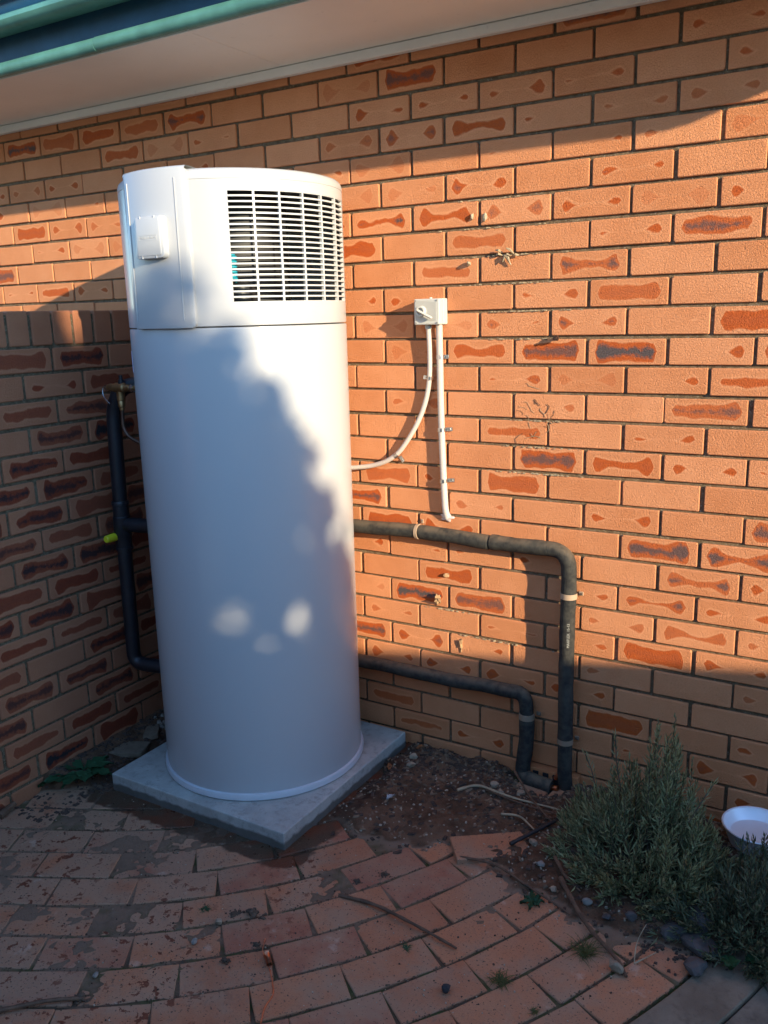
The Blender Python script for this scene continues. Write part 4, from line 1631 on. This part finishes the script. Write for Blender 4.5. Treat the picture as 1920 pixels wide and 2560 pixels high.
for (x, y, s, lb, sd) in ((.17, -1.06, (.050, .026, .016), 'long dark soil clump on the paving below the slab corner', 71), (.125, -1.083, (.022, .018, .010), 'small soil clump touching the long clump on the paving', 72), (.221, -1.231, (.016, .014, .011), 'brown soil lump left of the copper offcut', 73),
                          (.256, -1.145, (.020, .012, .008), 'dark soil lump above the copper offcut', 74), (-.001, -1.496, (.026, .018, .014), 'mossy soil lump on the timber strip at lower left', 75), (.345, -.80, (.020, .014, .008), 'crumbled soil patch below the garden bed', 76), (.40, -.735, (.022, .015, .009), 'crumbled soil lump on the paver next to the bed', 77)):
    rr_ = random.Random(sd)
    bm = bmesh.new()
    for q_ in range(46):
        a_, d_ = rr_.uniform(0, 6.28), abs(rr_.gauss(0, .55))
        k_ = rr_.uniform(.14, .42) * max(.3, 1 - d_ * .5)
        m_ = bmesh.ops.create_icosphere(bm, subdivisions=1, radius=1.0)['verts']
        cc_ = Vector((x + s[0] * d_ * math.cos(a_ + sd), y + s[1] * d_ * math.sin(a_ + sd), s[2] * k_ * .8 + s[2] * max(0, .6 - d_) * rr_.random()))
        for w_ in m_:
            w_.co = cc_ + Vector((w_.co.x * s[1] * k_ * rr_.uniform(.7, 1.2), w_.co.y * s[1] * k_ * rr_.uniform(.7, 1.2), w_.co.z * s[2] * k_ * 1.2 * rr_.uniform(.7, 1.2)))
    o = from_bm('soil_clod', bm, M_clod)
    tag(o, lb, 'soil clod')

# ---- sticks and dry reeds
def stick(pts, r, m, lb, cat='stick', name='dry_stick', seg=7, taper=.5):
    P = resample(round_path(pts, .06), .012)
    root = tube(name, P, lambda t: r * (1 - taper * t) * (1 + .12 * math.sin(t * 37)), m, None, seg)
    tag(root, lb, cat)
    return root


stick([(.335, -.880, .004), (.444, -.868, .010), (.61, -.894, .012), (.716, -.909, .006)], .0058, M_stick, 'long curved brown reed lying across the pavers', taper=.4)
stick([(.862, -.548, .034), (.973, -.671, .014), (1.091, -.757, .009), (1.118, -.794, .006)], .0072, M_stick, 'straight brown stick leading to the pale upright stone', taper=.35)
stick([(.817, -.469, .038), (.873, -.537, .032), (.925, -.562, .022)], .006, M_stick, 'short brown stick splitting off beneath the shrub')
stick([(.555, -.571, .012), (.661, -.556, .022), (.778, -.601, .018), (.925, -.645, .006)], .005, M_stick, 'curved brown reed along the edge of the soil bed')
stick([(.405, -.275, .036), (.447, -.214, .040), (.572, -.232, .036), (.745, -.231, .040)], .0052, M_straw, 'long bent straw-coloured reed in the soil')
stick([(.480, -.220, .034), (.60, -.250, .036), (.745, -.265, .044)], .0042, M_stick, 'thin brown reed beside the bent straw one')
stick([(.584, -.324, .028), (.642, -.310, .034), (.716, -.361, .028)], .0042, M_straw, 'short bent pale reed above the half-buried paver')
stick([(.672, -.457, .027), (.755, -.300, .042)], .0062, M_rod, 'straight black plastic rod by the shrub', 'rod', 'black_rod', 10, .05)
stick([(.548, -.132, .075), (.643, -.221, .045), (.744, -.306, .042)], .0040, M_stick, 'dark thin twig slanting from the pipe foot', taper=.3)
stick([(1.123, -.742, .006), (1.161, -.683, .010)], .0022, M_straw, 'short pale straw left of the front bluestone', 'straw', 'straw')
stick([(1.123, -.742, .006), (1.115, -.70, .035), (1.128, -.655, .06)], .0014, M_straw, 'thin grass straw leaning up towards the shrub', 'straw', 'straw')
stick([(-.16, -1.655, .010), (-.05, -1.545, .013), (.01, -1.497, .006)], .0062, M_stick, 'flat dry timber strip at the lower left', taper=.3)
stick([(-.915 + .05, -1.10, .012), (-.875, -1.035, .020)], .012, M_stick, 'stub of weathered timber against the garden wall', taper=.1)

# ---- copper offcut and wire
P = [Vector((.303, -1.163, .008)), Vector((.333, -1.190, .008))]
cpo = empty('copper_offcut', (.318, -1.176, .0))
tag(cpo, 'short bright copper pipe offcut on the pavers', 'pipe offcut')
v, f = tube_geo(P, .0075, 16, False)
v2, f2 = tube_geo(P, .0060, 16, False)
o_ = len(v)
ring = [(i, (i + 1) % 16, o_ + (i + 1) % 16, o_ + i) for i in range(16)] + [(16 + i, o_ + 16 + i, o_ + 16 + (i + 1) % 16, 16 + (i + 1) % 16) for i in range(16)]
unparent_offset(from_py('pipe_wall', v + v2, f + [tuple(reversed([i + o_ for i in q])) for q in f2] + ring, M_copper, cpo, True), cpo)
tag(tube('copper_wire', resample(round_path([(.262, -1.118, .003), (.283, -1.159, .005), (.350, -1.205, .003), (.403, -1.261, .003), (.405, -1.30, .003), (.430, -1.345, .004)], .03), .01), .0010, M_copper, None, 5), 'thin copper wire curling down from the copper offcut', 'wire')

# ---- concrete lumps in the corner behind the leaf weed
for (x, y, z, s, rz, lb, m) in ((-.800, -.605, .036, (.145, .090, .024), .5, 'flat broken concrete piece between slab and garden wall', M_kerb), (-.805, -.475, .047, (.10, .05, .022), -.9, 'second broken concrete strip further back beside the garden wall', M_kerb)):
    bm = bmesh.new()
    box_bm(bm, (0, 0, 0), s, .004)
    bmesh.ops.subdivide_edges(bm, edges=bm.edges[:], cuts=1)
    for vv in bm.verts:
        vv.co += Vector((mnoise.noise(vv.co * 30), mnoise.noise(vv.co * 30 + Vector((5, 0, 0))), .3 * mnoise.noise(vv.co * 30 + Vector((9, 0, 0))))) * .010
        vv.co = Matrix.Rotation(rz, 3, 'Z') @ vv.co + Vector((x, y, z))
    tag(from_bm('concrete_piece', bm, m), lb, 'concrete')

# ---- weeds
def big_leaf(name, parent, base, yaw, L, W, m, seed, curl=.3, tilt=.35):
    rnd = random.Random(seed)
    v, f = [], []
    nl, nw = 9, 4
    Rz = Matrix.Rotation(yaw, 3, 'Z')
    for i in range(nl + 1):
        t = i / nl
        w = W * math.sin(min(1, t * 1.12 + .04) * PI) ** .7 * (1 + .22 * math.sin(t * 19 + seed)) * (1 if t < .9 else .7)
        for k in range(-nw, nw + 1):
            s = k / nw
            z = tilt * L * t * (1 - t * curl * 2.2) + .012 * mnoise.noise(Vector((t * 6, s * 3, seed))) + .18 * W * s * s
            p = Rz @ Vector((L * t, w * s, z))
            v.append(tuple(Vector(base) + p))
    n = 2 * nw + 1
    for i in range(nl):
        for k in range(n - 1):
            f.append((i * n + k, (i + 1) * n + k, (i + 1) * n + k + 1, i * n + k + 1))
    o = from_py(name, v, f, m, parent, True)
    if parent:
        unparent_offset(o, parent)
    return o


weed = empty('leafy_weed', (-.80, -.80, .020))
tag(weed, 'flat rosette of broad green leaves in the corner left of the slab', 'weed')
for i, (yaw, L, W) in enumerate(((-2.55, .165, .042), (-2.05, .150, .036), (2.85, .10, .034), (-1.45, .105, .032), (.25, .105, .028), (1.6, .10, .030), (-.7, .095, .026), (-2.9, .14, .034), (.9, .09, .026))):
    big_leaf('leaf', weed, (-.80 + .01 * math.cos(yaw), -.80 + .01 * math.sin(yaw), .038 + .002 * i), yaw, L, W, M_weed, i + 3, .55, .22)
ivy = empty('creeping_plant', (1.315, -.60, .01))
tag(ivy, 'few round dark green leaves creeping over the kerb below the shrub', 'plant')
for i, (x, y, yaw, L, W) in enumerate(((1.320, -.625, -1.2, .055, .022), (1.295, -.600, -2.2, .040, .018), (1.360, -.60, -.6, .045, .018), (1.275, -.59, 2.8, .035, .015))):
    big_leaf('leaf', ivy, (x, y, .022), yaw, L, W, M_ivy, i + 50, .4, .3)
weed3 = empty('leafy_weed', (.818, -.64, .0))
tag(weed3, 'small flattened weed on the pavers at the edge of the bed', 'weed')
for i in range(7):
    big_leaf('leaf', weed3, (.818, -.64, .005), i * .9 + .3, .030 + .02 * ((i * 7) % 3) / 2, .007, M_weed, i + 80, .4, .3)


def tuft(name, x, y, n, L, lb, m, seed):
    rnd = random.Random(seed)
    v, f = [], []
    for i in range(n):
        yaw = rnd.uniform(0, 6.28)
        l = L * rnd.uniform(.5, 1.1)
        b = Vector((x + rnd.gauss(0, L * .18), y + rnd.gauss(0, L * .18), .0))
        d = Vector((math.cos(yaw), math.sin(yaw), 0))
        sd = Vector((-d.y, d.x, 0)) * .0013
        el = rnd.uniform(.2, .9)
        pts = [b + d * l * t + Vector((0, 0, l * el * (t - .8 * t * t))) for t in (0, .35, .7, 1)]
        o = len(v)
        for k, p in enumerate(pts):
            w = sd * (1 - k / 3.2)
            v += [tuple(p - w), tuple(p + w)]
        f += [(o + 2 * k, o + 2 * k + 1, o + 2 * k + 3, o + 2 * k + 2) for k in range(3)]
    o = from_py(name, v, f, m)
    tag(o, lb, 'grass')
    return o


tuft('grass_tuft', .854, -.951, 70, .040, 'small grass tuft between pavers at the bottom centre', M_grass, 1)
tuft('grass_tuft', 1.005, -.755, 90, .055, 'dry grass tuft on the paving left of the pale upright stone', M_grass, 2)
tuft('grass_tuft', .04, -1.105, 40, .020, 'short green tuft in a joint left of the soil clump', M_weed, 3)
tuft('grass_tuft', .60, -.965, 26, .020, 'tiny green sprout in the paver joint near the long reed', M_weed, 4)
tuft('grass_tuft', .96, -1.0, 26, .02, 'tiny pale sprout on the paver right of the bottom tuft', M_grass, 5)

# ---- loose litter: grit, chips, small gravel (stuff)
def scatter_chips(name, n, fn, size, m, label, seed, flat=.4, elong=1.0):
    rnd = random.Random(seed)
    v, f = [], []
    k = 0
    while k < n:
        x, y = fn(rnd)
        if x is None:
            continue
        k += 1
        s = rnd.uniform(*size)
        z = max(soil_h(x, y), -.02)
        if sdist(SOIL, x, y) < 0 and -.62 < x:
            z = max(z, .0005)
        yaw = rnd.uniform(0, 6.28)
        c_, s_ = math.cos(yaw), math.sin(yaw)
        e = rnd.uniform(1, elong)
        h = s * flat * rnd.uniform(.6, 1.3)
        o = len(v)
        pts = [(-.5, -.4), (.45, -.5), (.55, .35), (-.4, .5)]
        tl = rnd.uniform(-.3, .3)
        for zz, q in ((0, 1.0), (h, .75)):
            for (a, b) in pts:
                a = a * s * e * q + rnd.gauss(0, s * .05); b = b * s * q
                v.append((x + a * c_ - b * s_, y + a * s_ + b * c_, z - .001 + zz + a * tl))
        f += [(o + 4, o + 5, o + 6, o + 7), (o, o + 1, o + 5, o + 4), (o + 1, o + 2, o + 6, o + 5), (o + 2, o + 3, o + 7, o + 6), (o + 3, o, o + 4, o + 7)]
    o = from_py(name, v, f, m)
    tag(o, label, 'litter', kind='stuff')
    return o


def in_bed(rnd):
    x, y = rnd.uniform(.08, 1.4), rnd.uniform(-.70, -.01)
    return (x, y) if sdist(SOIL, x, y) + rnd.gauss(0, .03) > .0 else (None, None)


def in_bed_far(rnd):
    x, y = in_bed(rnd)
    if x is None or rnd.random() > .25 + .75 * ss(y, -.45, -.1):
        return None, None
    return x, y


def on_pave(rnd):
    x, y = rnd.uniform(-.85, 1.1), rnd.uniform(-1.75, -.6)
    if abs(x + .305) < .38 and abs(y + .41) < .38:
        return None, None
    if sdist(SOIL, x, y) > .02:
        return None, None
    return x, y


def in_corner(rnd):
    x, y = rnd.uniform(-.88, -.69), rnd.uniform(-1.05, -.05)
    return x, y


def rock_pile(rnd):
    return rnd.gauss(1.16, .09), rnd.gauss(-.625, .035)


M_chip = simple('pale_chip', (.34, .27, .19), .8, .3, 30)
M_chip_d = simple('bark_chip', (.060, .036, .024), .9, .4, 30)
M_chip_j = simple('joint_crumb', (.115, .072, .042), .9, .5, 60)
M_chip_t = simple('tan_chip', (.165, .105, .062), .85, .4, 30)
scatter_chips('pale_grit', 750, in_bed, (.0022, .0075), M_chip, 'pale grit scattered over the soil bed', 1, .6, 1.5)
scatter_chips('bark_mulch', 1500, in_bed_far, (.006, .016), M_chip_d, 'dark bark mulch on the soil bed', 2, .3, 2.4)
scatter_chips('tan_mulch', 1500, in_bed_far, (.003, .012), M_chip_t, 'tan wood flakes on the soil bed', 3, .3, 2.6)
scatter_chips('paving_grit', 700, on_pave, (.0013, .0045), M_chip_d, 'dark grit scattered over the paving', 4, .6, 1.4)
scatter_chips('paving_sand', 380, on_pave, (.002, .0042), M_chip, 'pale sand grains scattered over the paving', 5, .6, 1.2)
scatter_chips('corner_debris', 1000, in_corner, (.003, .014), M_chip_d, 'dark debris along the foot of the garden wall', 6, .4, 1.9)
scatter_chips('corner_gravel', 180, lambda r: (r.uniform(-.85, -.70), r.uniform(-.42, -.10)), (.010, .018), M_greystone, 'grey gravel behind the tank', 7, .8, 1.1)
scatter_chips('kerb_grit', 150, rock_pile, (.003, .010), M_chip_d, 'slaty grit around the bluestone rocks', 8, .6, 1.4)


def joint_moss(rnd):
    k = rnd.randint(-4, 7)
    r = R0 + PITCH_R * k + rnd.gauss(0, .0045)
    x, y, a = row_point(r, rnd.uniform(-.9, r * R_(50)))
    if x < -.8 or y < -1.75 or sdist(SOIL, x, y) > 0 or (abs(x + .305) < .385 and abs(y + .41) < .385):
        return None, None
    return x, y


scatter_chips('joint_dirt', 2600, joint_moss, (.0012, .0042), M_chip_j, 'dark dirt and moss in the paving joints', 9, .5, 1.6)
# a few single leaves
for (x, y, lb, yaw) in ((.135, -.075, 'orange-brown dry leaf at the far slab corner', .6), (.115, -.235, 'small orange leaf on soil beside the slab', 2.0), (.212, -.415, 'pale crumpled leaf scrap on soil near the slab', 1.0)):
    o = big_leaf('fallen_leaf', None, (x, y, soil_h(x, y) + .006), yaw, .032, .009, simple('dead_leaf_' + str(int(x * 1000)), (.30, .10, .03) if 'orange' in lb else (.42, .40, .38), .7, .2, 40), int(x * 999), .3, .6)
    tag(o, lb, 'fallen leaf')

# ================================================================== what shades the yard (behind the photographer)
# boundary fence: its top throws the low shadow line on the house wall
FH = 1.80
fdir = Vector((1, .381, 0)).normalized()
t0 = (FH - .425) / KZ
fp = Vector((.57 + KX * t0, -t0, 0))
fence = empty('boundary_fence', tuple(fp))
tag(fence, 'grey sheet-metal boundary fence behind the yard, out of view', 'fence')
fn = Vector((-fdir.y, fdir.x, 0))
Rf = Matrix.Rotation(math.atan2(fdir.y, fdir.x), 3, 'Z')
for k in range(-2, 3):
    c = fp + fdir * (k * 2.37 + .6)
    v, f = [], []
    nn = 24
    for i in range(nn + 1):
        s = -1.16 + 2.32 * i / nn
        off = (.018 if (i // 2) % 2 else -.018)
        for z in (.0, FH - .03):
            p = c + fdir * s + fn * off
            v.append((p.x, p.y, z))
    for i in range(nn):
        f.append((2 * i, 2 * i + 2, 2 * i + 3, 2 * i + 1))
    unparent_offset(from_py('infill_sheet', v, f, M_fence, fence), fence)
    unparent_offset(box('rail', tuple(c + Vector((0, 0, FH - .02))), (2.32, .05, .04), M_fence, fence, 0, Rf), fence)
    unparent_offset(box('post', tuple(c + fdir * 1.185 + Vector((0, 0, FH / 2 - .005))), (.05, .06, FH), M_fence, fence, 0, Rf), fence)

# tree beyond the fence: its crown dapples the tank
tree = None
TOP = [(-6.0, 1.00), (-4.6, 1.30), (-3.4, 1.42), (-2.75, 1.36), (-2.50, 1.24), (-2.42, 1.18), (-2.38, 1.10), (-2.22, 1.12), (-2.19, 1.22), (-2.104, 1.215), (-1.956, 1.185), (-1.78, 1.140), (-1.70, 1.09), (-1.64, 1.03), (-1.44, .985),
       (-1.30, .96), (-1.20, .915), (-1.085, .845), (-.95, .80), (-.80, .72), (-.70, .62), (-.60, .47), (-.53, .30), (-.50, .0), (-.5, -.6)]
GAPS = [(-1.836, .189, .085, .040), (-1.367, .271, .060, .060), (-1.17, .907, .05, .03), (-.96, .603, .05, .03), (-1.28, .536, .035, .018), (-1.592, .128, .055, .026), (-1.972, .323, .012, .004), (-1.70, .98, .04, .02), (-1.05, .78, .05, .02), (-.82, .66, .06, .02), (-2.05, 1.10, .05, .02)]


_g = random.Random(31)
for _ in range(34):
    gx = _g.uniform(-2.1, -.62)
    gz = next(TOP[i][1] + (TOP[i + 1][1] - TOP[i][1]) * (gx - TOP[i][0]) / (TOP[i + 1][0] - TOP[i][0]) for i in range(len(TOP) - 1) if TOP[i][0] <= gx < TOP[i + 1][0])
    GAPS.append((gx, gz - abs(_g.gauss(0, .07)), _g.uniform(.01, .045), _g.uniform(.004, .02)))


def in_crown(X, Z):
    for i in range(len(TOP) - 1):
        if TOP[i][0] <= X < TOP[i + 1][0]:
            t = (X - TOP[i][0]) / (TOP[i + 1][0] - TOP[i][0])
            return Z < TOP[i][1] + (TOP[i + 1][1] - TOP[i][1]) * t
    return False


rnd = random.Random(42)
tb = Vector((-2.2 + KX * 3.9, -3.9, 0))
tree = empty('garden_tree', tuple(tb))
tag(tree, 'leafy garden tree beyond the fence, out of view', 'tree')
lv, lf = [], []
n = 0
while n < 60000:
    X, Z = rnd.uniform(-5.6, -.5), rnd.uniform(-.75, 1.45)
    if not in_crown(X, Z):
        continue
    if any(((X - a) / (c + .03)) ** 2 + ((Z - b) / (d + .012)) ** 2 < 1 for a, b, c, d in GAPS):
        continue
    if X < -3.2 and ((X + 3.2) / 2.3) ** 2 + ((Z - .2) / 1.15) ** 2 > 1:
        continue
    t = 3.9 + rnd.gauss(0, .32)
    p = Vector((X + KX * t, -t, Z + KZ * t))
    d = Vector((rnd.gauss(0, 1), rnd.gauss(0, 1), rnd.gauss(-.2, .8))).normalized()
    leaf_quad(lv, lf, p - d * .02, d, rnd.uniform(.045, .070), .032, Vector((rnd.gauss(0, 1), rnd.gauss(0, 1), rnd.gauss(0, 1))))
    n += 1
unparent_offset(from_py('crown', lv, lf, M_treeleaf, tree), tree)
tv, tf = [], []
top = Vector((-2.4 + KX * 3.9, -3.9, .3 + KZ * 3.9))
q, w = tube_geo(resample(round_path([tb, tb + Vector((.05, .02, 1.2)), top], .4), .15), lambda t: .09 * (1 - .6 * t), 12)
tv += q; tf += w
for k in range(14):
    s = tb.lerp(top, rnd.uniform(.55, .95))
    X, Z = rnd.uniform(-4.4, -1.0), rnd.uniform(-.2, .9)
    e = Vector((X + KX * 3.9, -3.9 + rnd.gauss(0, .2), Z + KZ * 3.9))
    q, w = tube_geo([s, s.lerp(e, .5) + Vector((0, 0, .08)), e], lambda t: .022 * (1 - .75 * t), 7)
    o_ = len(tv); tv += q; tf += [tuple(i + o_ for i in ff) for ff in w]
unparent_offset(from_py('trunk', tv, tf, M_bark, tree, True), tree)


# unseen house added behind the photographer to block the low sky
M_render = simple('sky_blocker_render', (.42, .37, .31), .9, .08, 2)
M_tile = simple('sky_blocker_roof_tile', (.20, .11, .08), .8, .2, 3)
nh = empty('sky_blocker_house', (-3.5, -14.5, 0))
tag(nh, 'added single-storey house that blocks the low sky, out of view', 'house')
nhp = lambda o: unparent_offset(o, nh)
nhp(box('wall', (-3.5, -14.5, 1.35), (21, 8, 2.7), M_render, nh))
v = [(-14.5, -10.0, 2.62), (7.5, -10.0, 2.62), (7.5, -19.0, 2.62), (-14.5, -19.0, 2.62), (-11, -14.5, 4.9), (4, -14.5, 4.9)]
nhp(from_py('roof', v, [(0, 1, 5, 4), (1, 2, 5), (2, 3, 4, 5), (3, 0, 4), (3, 2, 1, 0)], M_tile, nh))
for x in (-10, -5.5, -1, 3.5):
    w = nhp(box('window', (x, -10.485, 1.5), (1.6, .06, 1.2), M_trim, nh, .01))
    box('pane', (x, -10.45, 1.5), (1.44, .02, 1.04), M_black, w)
